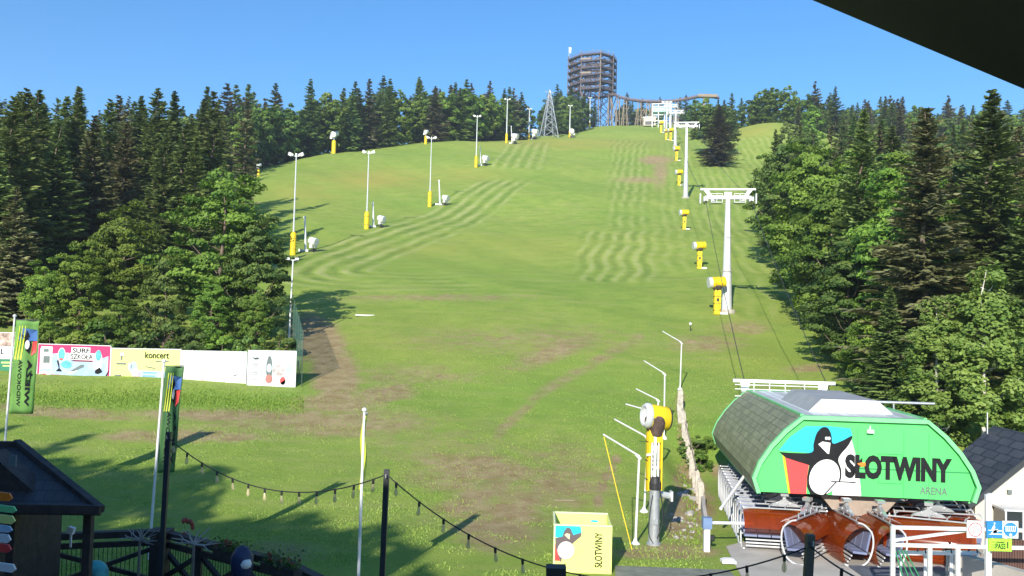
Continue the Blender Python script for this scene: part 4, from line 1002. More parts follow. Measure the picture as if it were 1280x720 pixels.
# ------------------------------------------------------------------ the big front snow gun
g0=gnd(817,681); fg=thing('tower_snow_gun','large yellow snow gun on a silver tube in front of the row of bent poles','snow gun',g0,R(4))
mb=MB(); mb.tube((0,0,-.2),(0,0,2.25),.33,.30,20); mb.lathe((0,0,.02),[(.42,-.1),(.42,.06),(.34,.08)],16); mb.build('steel_tube',m_galv,fg,True)
MB().box((0,-.36,.95),(.28,.05,.22)).build('base_plate',m_galv,fg)
mb=MB(); mb.lathe((0,-.02,2.2),[(.31,-.02),(.38,0),(.38,.25),(.30,.45),(.24,.5)],16); mb.build('collar',m_black,fg)
mb=MB(); mb.prism([(-.42,0),(-.30,0),(-.30,1.6),(-.1,2.1),(.1,2.1),(.30,1.6),(.30,0),(.42,0),(.46,2.3),(.40,2.55),(-.36,2.55),(-.44,2.3)],.42,lambda a_,b_,t:Vector((a_,.08+t,2.1+b_))); mb.build('padded_cover',m_yel,fg)
mb=MB(); mb.box((-.36,-.02,3.1),(.1,.22,1.9)); mb.box((.36,-.02,3.1),(.1,.22,1.9)); mb.box((0,.0,4.35),(.8,.35,.6)); mb.build('cover_front',m_yel,fg)
mb=MB(); mb.box((-.05,-.12,3.35),(.16,.16,1.9)); mb.box((.17,-.10,3.3),(.07,.1,1.8)); mb.box((-.22,-.1,3.3),(.07,.1,1.7)); mb.tube((-.05,-.22,2.7),(-.05,-.22,3.7),.06)
mb.build('lift_arm',m_wp,fg)
mb=MB(); mb.bar((-.55,-.15,3.55),(-.1,-.15,3.6),.16,.08); mb.box((.1,-.22,3.35),(.03,.02,1.2)); mb.build('arm_bracket',m_wp,fg)
mb=MB()
for k in range(5): mb.box((-.17,-.16,3.0+k*.16),(.05,.03,.10))
mb.build('arm_marking',m_ink,fg)
cl=mat('dark_brown_canvas',(.10,.065,.055),.75,var=.4,scale=4,bump=.6)
mb=MB(); mb.lathe((.02,.05,4.45),[(.36,-.15),(.46,.05),(.62,.35),(.66,.55),(.3,.8)],12); o=mb.build('canvas_boot',cl,fg,True)
for v in o.data.vertices: v.co.x+=.06*math.sin(v.co.z*9+v.co.y*7)-.10*(v.co.z-4.4); v.co.y+=.05*math.sin(v.co.z*11+v.co.x*5)
fg.scale=(.68,.75,1.0)
ax=Vector((-.95,-.30,.10)).normalized(); c=Vector((-.02,.02,5.05))
mb=MB(); q=ax.to_track_quat('Z','Y')
mb.lathe(c,[(.42,-.86),(.47,-.80),(.47,-.2),(.48,.40)],22,ax); mb.build('yellow_barrel',m_yel,fg,True)
mb=MB(); mb.lathe(c,[(.485,.40),(.51,.44),(.50,.66),(.42,.80),(.36,.80),(.34,.6),(.32,.55)],22,ax); mb.build('fan_mouth',m_galvl,fg,True)
mb=MB(); mb.lathe(c,[(.25,-1.0),(.42,-.95),(.48,-.86),(.42,-.84)],20,ax); mb.build('rear_grille',m_dark,fg)
mb=MB(); mb.tube((.35,.4,1.95),(1.2,.9,1.8),.13,n=10); mb.box((1.25,.9,1.8),(.12,.4,.4)); mb.build('side_pipe',m_galvl,fg)
# ------------------------------------------------------------------ bent poles
for i,(px,py,tx,ty,ex,ey,lb) in enumerate([(794,681,799,570,754,543,'nearest bent white pole, tied with a yellow rope'),(805,640,810,547,768,524,'second nearest bent white pole, left of the big snow gun'),
     (818,585,824,517,782,505,'third bent white pole, mostly behind the big snow gun barrel'),(830,548,831,467,805,451,'fourth bent white pole, rising behind the big snow gun'),(850,487,852,428,828,414,'farthest bent white pole at the head of the timber pales'),(817,562,823,500,795,486,'bent white pole just behind the snow gun barrel')]):
    b=gnd(px,py); t=thing('bent_pole',lb,'pole',b,0,'bent white poles')
    top_=at(tx,ty,b.y)-b; end=at(ex,ey,b.y-.4)-b
    mb=MB(); mb.path([(0,0,-.2),(top_.x,top_.y,top_.z-.12),(top_.x,top_.y,top_.z)],[.05,.045,.045],8); mb.build('post',m_white,t,True)
    mb=MB(); mb.tube(top_,end,.04,.035,8); mb.tube(top_+Vector((.05,0,-.12)),top_+Vector((-.14,0,.07)),.07,.06,8); mb.build('arm',m_white,t,True)
    mb=MB(); mb.lathe((0,0,0),[(.2,-.1),(.2,.05),(.09,.14),(.07,.22)],10); mb.build('foot',m_white,t)
    if i==0: ROPE=(at(755,546,b.y-.4),gnd(790,687))
a_,b_=ROPE; mb=MB(); mb.path([a_,a_.lerp(b_,.5)+Vector((0,0,-.06)),b_],.022,5); tag(mb.build('yellow_rope',m_yel),'yellow rope hanging from the nearest bent pole down to the grass','rope')
mb=MB(); mb.path(spline([(.12,-.3,.3),(.40,-.34,.9),(.36,-.36,1.7),(.2,-.34,2.3),(.26,-.2,3.0)],5),.03,6); mb.path(spline([(-.1,-.32,.1),(-.38,-.3,.5),(-.34,-.33,1.3),(-.2,-.36,2.0)],5),.022,6); mb.build('hose',m_black,fg)
mb=MB()
for z_ in (2.55,3.3,4.05): mb.box((0,.3,z_),(.90,.45,.045))
mb.build('strap',m_cable,fg)
# timber pales
fe=thing('pale_fence','row of uneven weathered timber pales climbing the bank right of the big snow gun','fence',gnd(868,600))
P0=fe.location.copy(); g=random.Random(5)
ptl=[gnd(*p) for p in spline([(850,512),(853,530),(858,560),(865,590),(872,618),(879,640)],6)]
for i,p in enumerate(ptl[:-1]):
    h=.75+g.uniform(0,.75)+(.3 if i<8 else 0); lx=g.uniform(-.10,.04); q=p-P0+Vector((g.uniform(-.1,.1),0,-.1))
    mb=MB(); w=g.uniform(.10,.17)
    mb.prism([(-w,0),(w,0),(w*.9,h*.9),(w*.2,h),(-w*.9,h*.93)],.05,lambda a_,b_,t:Vector((q.x+a_+lx*b_,q.y+t+b_*.05,q.z+b_))); mb.build('pale',mat('bleached_timber',(.46,.42,.36),.85,var=.3,scale=5,bump=.4) if i==0 else bpy.data.materials['bleached_timber'],fe)
mb=MB(); mb.bar(ptl[2]-P0+Vector((.1,.1,.5)),ptl[-4]-P0+Vector((.1,.1,.45)),.05,.1); mb.build('back_rail',m_wood,fe)
w0,w1=gnd(874,622),gnd(884,668); mb=MB(); d=(w1-w0)
mb.add([w0+Vector((-.08,0,-.2)),w1+Vector((-.08,0,-.2)),w1+Vector((.08,0,-.2)),w0+Vector((.08,0,-.2)),w0+Vector((-.08,0,1.0)),w1+Vector((-.08,0,.35)),w1+Vector((.08,0,.35)),w0+Vector((.08,0,1.0))],[(0,3,2,1),(4,5,6,7),(0,1,5,4),(1,2,6,5),(2,3,7,6),(3,0,4,7)])
tag(mb.build('retaining_wall',m_conc),'sloping pale retaining wall at the lower end of the timber pales','wall')
# stones
m_stone=mat('grey_stone',(.36,.34,.31),.9,var=.3,scale=4,bump=.6); g=random.Random(9)
spots=[]
for i in range(44):
    if i<12: px,py=850+g.uniform(0,26),608+g.uniform(0,40); r_=g.uniform(.13,.30)
    elif i<34: px,py=838+g.uniform(0,38),645+g.uniform(-8,30); r_=g.uniform(.05,.13)
    else: px,py=843+g.uniform(0,12),648+g.uniform(0,5); r_=g.uniform(.07,.14)
    p=gnd(px,py); bm=MB(); prf=[(.01,-.5),(.7,-.45),(1,-.05),(.85,.35),(.4,.6),(.01,.62)]
    bm.lathe((0,0,0),[(a_*r_,b_*r_) for a_,b_ in prf],7); o=bm.build('stone',m_stone)
    for v in o.data.vertices: v.co*= (1+.22*math.sin(v.co.x*17/r_*.2+i)+.18*math.cos(v.co.y*3/r_+i*2))
    o.location=p+Vector((0,0,r_*.25)); o.rotation_euler=(g.uniform(-.3,.3),g.uniform(-.3,.3),g.uniform(0,6))
    tag(o,('larger grey stone against the foot of the timber pales' if i<12 else 'small stone scattered below the timber pales' if i<34 else 'small stone in the line left of the pales'),'stone','stones by the timber pales')
# blue capped gate post
b=gnd(883,690); t=thing('barrier_post','white barrier post with blue grey box on top and horizontal bar','barrier',b)
MB().box((0,0,.45),(.22,.22,.95)).build('post',m_white,t); MB().box((0,0,1.12),(.34,.34,.42)).build('head_box',mat('blue_grey_box',(.16,.24,.42),.5),t)
MB().tube((.17,.1,1.1),(1.9,.4,1.05),.06).build('bar',m_white,t); MB().box((.22,-.02,.55),(.14,.1,.16)).build('lock',m_black,t)
p=gnd(910,706); mb=MB(); mb.box((0,0,.1),(.5,.42,.1)); mb.box((0,0,.17),(.34,.28,.06)); o=mb.build('ground_block',m_wp); o.location=(p.x,p.y,.0); tag(o,'small white square block on the concrete left of the parked chairs','block')
# ------------------------------------------------------------------ lime box
c0=gnd(692,716,24); bx=thing('advert_box','open topped lime yellow box with skater bird print and vertical lettering','box',(c0.x,c0.y,zg(c0.x,c0.y)),R(-2))
Wb,Hb,Db=2.0,1.62,2.1
MB().box((Wb/2,.03,Hb/2),(Wb,.06,Hb)).build('front_wall',m_lime,bx)
MB().box((Wb/2,Db,Hb/2),(Wb,.06,Hb)).build('rear_wall',m_lime,bx)
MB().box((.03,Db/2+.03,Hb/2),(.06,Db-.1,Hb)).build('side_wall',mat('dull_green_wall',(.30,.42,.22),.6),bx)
MB().box((Wb-.03,Db/2+.03,Hb/2),(.06,Db-.1,Hb)).build('side_wall',m_lime,bx)
MB().box((Wb/2,Db/2,.25),(Wb-.14,Db-.1,.4)).build('inner_floor',m_lime,bx)
mb=MB()
for a_,b_ in (((0,0),(Wb,0)),((0,0),(0,Db)),((0,Db),(Wb,Db))): mb.bar((a_[0],a_[1],Hb+.02),(b_[0],b_[1],Hb+.02),.07,.05)
mb.bar((.0,-.01,0),(.0,-.01,Hb),.05); mb.build('edge_trim',mat('pale_yellow_trim',(.75,.82,.45),.5),bx)
def B(cx,cy): return ((cx-598)/(1040-598)*Wb, (640-cy)/(640-252)*Hb)
def bart(name,pts,m,lay,y=-.002):
    MB().prism([B(*p) for p in pts],.003,lambda a_,b_,t:Vector((a_,y-lay*.005-t,b_))).build(name,m,bx)
bart('blue_shape',[(606,254),(798,258),(806,310),(740,330),(650,352),(606,352)],m_cyan,0)
bart('bird_body',[(606,358),(660,345),(672,300),(690,272),(706,268),(722,280),(742,330),(806,306),(800,340),(752,385),(700,440),(660,520),(650,560),(610,440)],mat('brown_grey_print',(.13,.10,.11),.5),1)
bart('red_shape',[(606,405),(630,440),(640,500),(660,545),(606,545)],m_red,0)
bart('bird_belly',[(688+62*math.cos(t)-14*math.sin(t),455-70*math.sin(t)-18*math.cos(t)) for t in [i*math.pi/12 for i in range(24)]],m_wp,2)
bart('bird_beak',[(674,330),(690,316),(718,322),(714,366),(706,360)],mat('cream_print',(.80,.72,.42),.5),2)
bart('yellow_shape',[(735,460),(760,442),(820,445),(770,460),(780,480),(740,495)],mat('soft_yellow_print',(.78,.70,.22),.5),1)
mb=MB(); q=B(938,445); text_on(mb,'SŁOTWINY',.26,1.2,lambda a_,b_,t:Vector((a_,-.012,b_)),.02,q[0],q[1],rot=math.pi/2); mb.build('lettering',m_ink,bx)
for k,zz in enumerate((Hb-.27,Hb-.52)):
    MB().prism([(1.36,zz),(1.42,zz+.05),(1.58,zz+.05),(1.66,zz+.02),(1.64,zz-.03),(1.36,zz-.02)],.004,lambda a_,b_,t:Vector((a_,Db-.035-t,b_))).build('blue_mark',m_cyan,bx)
p=gnd(706,626); mb=MB(); mb.box((0,0,.03),(1.0,.08,.05),Matrix.Rotation(.05,3,'Z')); mb.box((.15,.12,.03),(.6,.05,.04)); o=mb.build('plank',m_wood); o.location=p; tag(o,'pale plank lying in the grass behind the lime box','plank')
p=gnd(456,395); mb=MB(); mb.box((0,0,.08),(2.0,.2,.14),Matrix.Rotation(.5,3,'Z')); o=mb.build('plank',m_wp); o.location=p; tag(o,'white plank lying on the slope right of the leafy tree shadow','plank')
p=gnd(863,414); t=thing('marker_post','short marker post with a white ball on the grass above the bent poles','marker',p); MB().tube((0,0,0),(0,0,.6),.04).build('post',m_dark,t)
mb=MB(); mb.lathe((0,0,.72),[(.01,-.16),(.12,-.1),(.16,0),(.12,.1),(.01,.16)],10); mb.build('ball',m_wp,t,True)
# ------------------------------------------------------------------ banners along the field
def banner(px0,px1,d0,d1,yt0,yt1,yb0,yb1,label,posts=(.2,.75),cloth=m_banner):
    a_=at(px0,yb0,d0); b_=at(px1,yb1,d1); c_=at(px0,yt0,d0); h=(c_-a_).z; Wd=Vector((b_.x-a_.x,b_.y-a_.y,0)).length
    ang=math.atan2(b_.y-a_.y,b_.x-a_.x); zz=(a_.z+b_.z)/2; h=((c_.z-a_.z)+(at(px1,yt1,d1).z-b_.z))/2
    gz=zg((a_.x+b_.x)/2,(a_.y+b_.y)/2); slope=(b_.z-a_.z)/Wd
    t=thing('advertising_banner',label,'banner',(a_.x,a_.y,gz),ang,'banners along the field')
    o_z=a_.z-gz
    FN=lambda u,v,q=0:Vector((u*Wd,-.03-q,o_z+slope*u*Wd+v*h))      # u,v in 0..1
    mb=MB(); mb.prism([(0,0),(1,0),(1,1),(0,1)],-.03,lambda u,v,q:FN(u,v,q)); mb.build('panel',cloth,t)
    for f in posts:
        mb=MB(); mb.bar((f*Wd,.06,-.5),(f*Wd,.06,o_z+slope*f*Wd+h),.1); mb.build('support_post',m_galvl,t)
    mb=MB()
    for p_,q_ in (((0,0),(1,0)),((0,1),(1,1)),((0,0),(0,1)),((1,0),(1,1))): mb.bar(FN(*p_,.0),FN(*q_,.0),.06)
    mb.build('frame',m_galvl,t)
    def pr(name,pts,m,lay=1): MB().prism([(x,1-y) for x,y in pts],.004,lambda u,v,q:FN(u,v,.01*lay+q)).build(name,m,t)
    def tx(s_,x0,x1,y0,y1,m,bold=.0,name='lettering'):
        mb=MB(); text_on(mb,s_,y1-y0,x1-x0,lambda a_,b_,q:FN(a_,b_,.045),bold,(x0+x1)/2,1-(y0+y1)/2); mb.build(name,m,t)
    return pr,tx
el=lambda cx,cy,rx,ry,n=16,rot=0:[(cx+rx*math.cos(i*2*math.pi/n)*math.cos(rot)-ry*math.sin(i*2*math.pi/n)*math.sin(rot)*.5,cy+ry*math.sin(i*2*math.pi/n)+rx*math.cos(i*2*math.pi/n)*math.sin(rot)) for i in range(n)]
rc=lambda a_,b_,c_,d_:[(a_,b_),(c_,b_),(c_,d_),(a_,d_)]
# surf school
pr,tx=banner(46,137,67.5,67,428,434,479,482,'pink and pale blue surf school banner with surfboards between green flag and lime banner',(.24,.74),m_pink)
pr('blue_ground',[(.03,.10),(.2,.24),(.42,.20),(.5,.42),(.75,.42),(.97,.26),(.97,.80),(.2,.76),(.03,.88)],mat('pale_blue_sea',(.34,.48,.66),.6,var=.2,scale=1.5),1)
pr('white_card',rc(.045,.06,.2,.62),m_wp,2); pr('title_ground',[(.46,.06),(.72,.06),(.72,.2),(.78,.2),(.78,.38),(.42,.38),(.42,.22),(.46,.2)],m_wp,2)
tx('SURF',.48,.71,.08,.20,m_ink,.02); tx('SZKOŁA',.46,.76,.23,.36,m_ink,.01)
pr('surfboard',el(.33,.28,.055,.2,16,.0),m_wp,2); pr('surfboard_print',el(.33,.26,.045,.16),m_teal,3); pr('surfboard_print',el(.40,.5,.08,.09,16,.5),m_teal,3); pr('red_tail',el(.325,.37,.03,.02),m_red,4)
pr('surfboard',el(.83,.4,.062,.27),m_wp,2); pr('surfboard_print',el(.835,.25,.04,.14),m_teal,3); pr('rider',[(.27,.42),(.29,.38),(.31,.6),(.35,.68),(.26,.68),(.3,.6)],m_ink,4)
pr('rider',[(.46,.66),(.6,.5),(.64,.5),(.64,.55),(.56,.62),(.5,.68)],m_grey,4); pr('rider',[(.8,.62),(.86,.55),(.9,.66),(.84,.72),(.8,.7)],m_ink,4); pr('white_wake',[(.42,.7),(.52,.6),(.56,.66),(.46,.74)],m_wp,3)
pr('round_badge',el(.1,.82,.085,.14),m_wp,3); pr('badge_print',el(.1,.82,.05,.08),m_pink,4)
pr('title_strip',[(.2,.8),(.58,.84),(.58,.96),(.2,.93)],m_wp,3); tx('SWIAT DESKI',.21,.57,.84,.93,m_pink,.02)
pr('dark_stroke',[(.92,.84),(.98,.62),(.99,.6),(.95,.84)],m_ink,3); pr('card_print',rc(.08,.12,.15,.2),m_grey,3); pr('card_print',rc(.08,.3,.17,.48),m_grey,3); pr('surf_line',rc(.47,.39,.75,.41),m_ink,3)
# concert
pr,tx=banner(137.5,225,67,66.5,434,438,484,486,'lime yellow concert banner with light blue block, partly behind the thin green flag',(.22,.62),m_lime)
tx('koncert',.49,.83,.07,.24,m_ink,.015)
pr('blue_block',[(.42,.56),(1,.58),(1,.86),(.42,.84)],m_lblue,1); pr('white_foot',[(.28,1),(.38,.83),(1,.86),(1,1)],m_wp,1)
pr('watercolour',el(.33,.5,.05,.17),m_lblue,2); pr('watercolour',el(.37,.66,.06,.16),mat('pink_lilac_print',(.62,.42,.50),.6,var=.3,scale=2),3); pr('watercolour',el(.28,.46,.03,.1),m_pblue,2); pr('watercolour',el(.31,.84,.025,.1),m_wp,3)
pr('emblem',[(.14,.13),(.17,.11),(.16,.3),(.14,.3)],m_grey,2); pr('emblem_top',el(.16,.15,.03,.04),m_pblue,3)
for y,a_,b_ in ((.37,.08,.22),(.67,.06,.16),(.82,.06,.21),(.75,.11,.17)): pr('fine_print',rc(a_,y,b_,y+.045),m_grey,2)
for y,b_ in ((.6,.66),(.68,.64),(.74,.66),(.8,.68)): pr('fine_print',rc(.47,y,b_,y+.022),m_blue,2)
pr('fine_print',[(.5,.44),(.64,.48),(.64,.51),(.5,.47)],m_grey,2); pr('fine_print',rc(.64,.30,.83,.33),m_grey,2)
# plain white
pr,tx=banner(225.5,307,66.5,66,437,441,486,488,'almost blank white banner, second from the right in the row',(.24,.76),mat('bright_white_banner',(.82,.81,.80),.6,var=.02))
for a_,b_,c_,m_ in ((.13,.57,.4,m_grey),(.31,.67,.37,m_pink),(.31,.74,.37,m_pink),(.43,.67,.47,m_grey),(.6,.7,.76,m_grey),(.43,.74,.46,m_grey)): pr('fine_print',rc(a_,b_,c_,b_+.018),m_,1)
pr('small_emblem',[(.8,.62),(.86,.58),(.87,.6),(.82,.65)],m_grey,1)
# picture banner
pr,tx=banner(309,369,65.2,65.2,437,440,483,484,'creased white banner with a blurred grey and red bottle picture, rightmost in the row',(.22,.72))
pr('grey_field',rc(.30,.05,.98,.93),mat('pale_grey_picture',(.58,.63,.70),.6,var=.25,scale=3),1); pr('divider',rc(.285,.1,.293,.97),m_grey,2)
pr('bottle',el(.45,.5,.065,.36),m_grey,2); pr('bottle',el(.45,.78,.075,.12),mat('dull_red_print',(.42,.16,.14),.6),3); pr('bottle',el(.45,.48,.05,.12),m_pblue,3); pr('shape',el(.64,.55,.12,.16),mat('pinkish_grey_print',(.48,.40,.40),.6,var=.4,scale=4),2)
pr('shape',el(.86,.5,.08,.2),m_lblue,2); pr('red_badge',el(.74,.83,.06,.11),m_red,3); pr('white_swoosh',[(.6,.97),(.98,.62),(.98,.7),(.75,.95)],m_wp,3)
for y in (.2,.38,.44,.6,.66,.8,.86): pr('fine_print',rc(.1,y,.22,y+.02),m_grey,1)
pr('script_print',[(.08,.16),(.14,.2),(.2,.18),(.25,.24),(.14,.26)],m_grey,1)
# partly seen left banner
pr,tx=banner(-55,46,68.5,67.6,413,418,446,448,'brown and white banner above a green one at the left border, behind the green flag',(.5,.9))
pr('brown_pattern',rc(0,0,1,.55),mat('brown_white_pattern',(.42,.30,.26),.7,var=.8,scale=2.5),1); tx('L',.56,.6,.64,.86,m_ink,.01)
pr,tx=banner(-55,46,68.4,67.5,447.5,449,467,468,'dark green banner low at the left border, below the brown and white one',(.3,.9),mat('deep_green_banner',(.03,.20,.11),.6))
pr('fine_print',rc(.56,.2,.72,.3),m_lime,1); pr('fine_print',rc(.58,.42,.74,.5),m_lime,1)
# netting behind banners
nf=thing('green_net_fence','dark green netting fence standing behind the row of banners','net fence',on(200,68.6))
P0=nf.location.copy(); a_=on(-60,69.5); b_=on(372,66.8); mb=MB(); N=14
for i in range(N):
    p=a_.lerp(b_,i/N); q=a_.lerp(b_,(i+1)/N); p.z=zg(p.x,p.y); q.z=zg(q.x,q.y); p=p-P0; q=q-P0
    mb.add([p,q,q+Vector((0,0,1.5)),p+Vector((0,0,1.5))],[(0,1,2,3)])
mb.build('netting',m_net,nf)
mb=MB()
for i in range(N+1): p=a_.lerp(b_,i/N); p.z=zg(p.x,p.y); p=p-P0; MB().bar(p,p+Vector((0,0,1.55)),.06).build('post',m_dark,nf)
a_=gnd(377,484); b_=on(364,80); nn=thing('tall_green_net','tall green safety net at the right end of the banners','net fence',a_); P0=a_.copy(); mb=MB()
for i in range(5):
    p=a_.lerp(b_,i/5); q=a_.lerp(b_,(i+1)/5); p.z=zg(p.x,p.y); q.z=zg(q.x,q.y); p=p-P0; q=q-P0; mb.add([p,q,q+Vector((0,0,4)),p+Vector((0,0,4))],[(0,1,2,3)])
mb.build('netting',m_net,nn); mb=MB()
for i in range(6): p=a_.lerp(b_,i/5); p.z=zg(p.x,p.y); p=p-P0; MB().bar(p,p+Vector((0,0,4.05)),.04).build('post',m_dark,nn)
b=on(361,79); h=at(363,325,79).z-b.z; t=thing('thin_lamp_mast','thin pale mast with small lamp head in front of the tallest beech','lamp mast',b)
mb=MB(); mb.tube((0,0,-.3),(.12,0,h),.09,.06,8); mb.build('mast',m_white,t,True); mb=MB(); mb.bar((-.35,0,h),(.55,0,h),.06); mb.build('crossbar',m_galvl,t)
for s_ in (-.3,.5): MB().box((s_,-.1,h+.1),(.32,.25,.2)).build('lamp_head',m_white,t)
# ------------------------------------------------------------------ flags
def flag(px,ytop,d,fw,fh,label,lean,cloth,turn,words=None,yoff=.15):
    tp=at(px,ytop,d); gx=tp.x-lean*(tp.z-0); g=zg(gx,d); h=tp.z-g
    t=thing('banner_flag',label,'flag',(gx,d,g))
    X=lambda z:lean*z
    mb=MB(); mb.path([(0,0,-.2),(X(h),0,h)],[.055,.04],8); mb.lathe((X(h),0,h+.04),[(.01,-.07),(.08,-.03),(.08,.04),(.01,.08)],8); mb.build('pole',m_white,t,True)
    # rippling cloth
    c,s=math.cos(turn),math.sin(turn); nu,nv=10,24; z1=h-yoff; vs=[]; fs=[]
    def cl(u,v,off=0.):      # u 0..1 across, v 0..1 up
        z=z1-fh*(1-v); rip=.07*math.sin(u*7+v*3)*(.3+u)+.04*math.sin(v*9+u*2)
        return Vector((X(z)+.07+u*fw*c-(rip+off)*s*-1*0-s*(rip+off), u*fw*s+c*(rip+off), z))
    for i in range(nv+1):
        for j in range(nu+1): vs.append(cl(j/nu,i/nv))
    for i in range(nv):
        for j in range(nu): a_=i*(nu+1)+j; fs.append((a_,a_+1,a_+nu+2,a_+nu+1))
    mb=MB(); mb.add(vs,fs); o=mb.build('cloth',cloth,t,True); so_=o.modifiers.new('s','SOLIDIFY'); so_.thickness=.012; so_.offset=0
    mb=MB(); mb.bar((X(z1)+.0,0,z1+.02),cl(1,1)+Vector((0,0,.03)),.035); mb.build('top_bar',m_white if cloth is m_flag2 else m_dark,t)
    def pr(name,pts,m,lay=1):
        # finely cut so that it follows the ripples
        bm=MB(); n_=len(pts); cx=sum(p[0] for p in pts)/n_; cy=sum(p[1] for p in pts)/n_
        vs=[]; fs=[]; K=5
        for k in range(K+1):
            for p in pts: u=cx+(p[0]-cx)*k/K; v=cy+(p[1]-cy)*k/K; vs.append(cl(u,v,-.012-.004*lay))
        for k in range(K):
            for i in range(n_): i2=(i+1)%n_; fs.append((k*n_+i,(k+1)*n_+i,(k+1)*n_+i2,k*n_+i2))
        bm.add(vs,fs); bm.build(name,m,t)
    if words:
        pr('blue_patch',[(.15,.78),(.95,.78),(.95,.9),(.3,.92)],mat('flag_blue',(.06,.16,.42),.7),1) if 'flag_blue' not in bpy.data.materials else pr('blue_patch',[(.15,.78),(.95,.78),(.95,.9),(.3,.92)],bpy.data.materials['flag_blue'],1)
        pr('red_patch',[(.72,.62),(.92,.66),(.95,.78),(.75,.78)],m_red,1)
        pr('bird_shape',[(.2,.86),(.5,.9),(.62,.84),(.72,.74),(.66,.64),(.5,.68),(.42,.8)],m_ink,2); pr('bird_belly',el(.55,.74,.09,.05),m_wp,3)
        for a_ in (.05,.17,.30): pr('yellow_ray',[(a_,.58),(a_+.07,.58),(a_+.16,.94),(a_+.12,.94)],m_flag2,1)
        for s_,u0,hh,bd in ((words[0],.74,.24,.04),(words[1],.34,.17,.02)):
            v2,f2=text_geo(s_,hh*1.0,None,bd); x0=min(v[0] for v in v2); x1=max(v[0] for v in v2); L=.50
            bm=MB(); bm.add([cl(u0+ y, .08+ (x-x0)/(x1-x0)*L, -.03) for x,y in v2],f2); bm.build('lettering',m_ink,t)
    return t
flag(18.5,396,40,.98,4.2,'green flag with mirrored lettering on a leaning white pole at the left border',.028,mat('lighter_green_flag_cloth',(.13,.30,.06),.7,var=.25,scale=1.2),R(12),('WIEŻA','WIDOKOWA'))
flag(205,453,31.5,.62,3.75,'narrow green flag, cloth darkened for shade, with mirrored lettering in front of the concert banner',.036,m_flag,R(38),('WIEŻA','WIDOKOWA'))
flag(455.5,514,28.2,.75,2.5,'yellow flag seen edge on beside its white pole in the middle of the lawn',.004,m_flag2,R(104),None)
# ------------------------------------------------------------------ small house on the right
c0=at(1219,626,36.5); hs=thing('cottage','cream gabled cottage with grey tiled roof beside the lift station','cottage',(c0.x,36.5,0),R(-6))
ez=c0.z; ap=2.75; az_=2.45; dp=4.6
mb=MB(); mb.prism([(0,0),(2*ap,0),(2*ap,ez),(ap,ez+az_),(0,ez)],dp,lambda a_,b_,t:Vector((a_,t,b_))); mb.build('wall',m_plaster,hs)
for s_ in (0,1):
    x0,x1=(-.35,ap) if s_==0 else (2*ap+.35,ap); z0=ez-.31; z1=ez+az_
    mb=MB(); mb.add([(x0,-.35,z0+.05),(x0,dp+.3,z0+.05),(x1,dp+.3,z1+.05),(x1,-.35,z1+.05),(x0,-.35,z0+.19),(x0,dp+.3,z0+.19),(x1,dp+.3,z1+.19),(x1,-.35,z1+.19)],[(0,1,2,3),(7,6,5,4),(0,4,5,1),(1,5,6,2),(2,6,7,3),(3,7,4,0)])
    mb.build('roof',m_tile,hs,uv=lambda c:(c.y*.9,c.z*1.5))
mb=MB(); mb.bar((-.38,-.36,ez-.2),(ap,-.36,ez+az_+.12),.05,.2); mb.bar((2*ap+.38,-.36,ez-.2),(ap,-.36,ez+az_+.12),.05,.2); mb.build('verge_board',m_dark,hs)
mb=MB(); mb.bar((-.02,.5,ez*.5),(-.02,dp-.3,ez*.5),.06,1.3); SW=mb.build('side_window',m_glass,hs)
for y in (.5,1.4,2.3,3.2,4.1): MB().box((-.06,y,ez*.5),(.06,.07,1.4)).build('window_mullion',m_galvl,SW)
VS=MB().box((1.35,-.55,.85),(1.3,1.1,1.7)).build('vestibule',m_glass,hs)
mb=MB(); mb.box((1.35,-.57,1.74),(1.45,1.25,.07))
for x in (.7,1.35,2.0): mb.box((x,-1.13,.86),(.06,.06,1.72))
mb.build('vestibule_frame',m_galvl,VS)
mb=MB(); mb.box((1.3,-.06,ez+.42),(.16,.12,.16)); mb.build('wall_lamp',m_grey,hs); MB().box((1.3,-.015,ez+.02),(.2,.03,.3)).build('wall_notice',m_wp,hs)
mb=MB(); mb.bar((-.1,.9,ez+.2),(.25,.9,ez+.62),.03); mb.bar((.25,.9,ez+.62),(.5,.7,ez+.45),.03); mb.bar((.25,.9,ez+.4),(.25,.9,ez+.9),.03); mb.build('roof_hook',m_dark,hs)
MB().bar((ap-.4,dp,ez+az_-.4),(ap-.4,dp,ez+az_+.8),.04).build('vent_pipe',m_galvl,hs)
# low walls and brown fence
a_=at(1252,694,29); mb=MB(); mb.box((0,0,.6),(.3,4.2,1.2),Matrix.Rotation(R(24),3,'Z')); o=mb.build('low_wall',m_conc); o.location=(a_.x,a_.y-.2,0); tag(o,'low concrete wall running to the lower right corner','wall')
mb=MB()
for i in range(26): mb.box((i*.09,0,.8),(.07,.04,1.6 if i%2 else 1.56))
o=mb.build('slat_fence',mat('brown_slats',(.11,.055,.04),.7,var=.2)); a_=at(1246,690,30.5); o.location=(a_.x,30.8,0); tag(o,'dark brown slat screen at the right border under the signs','fence')
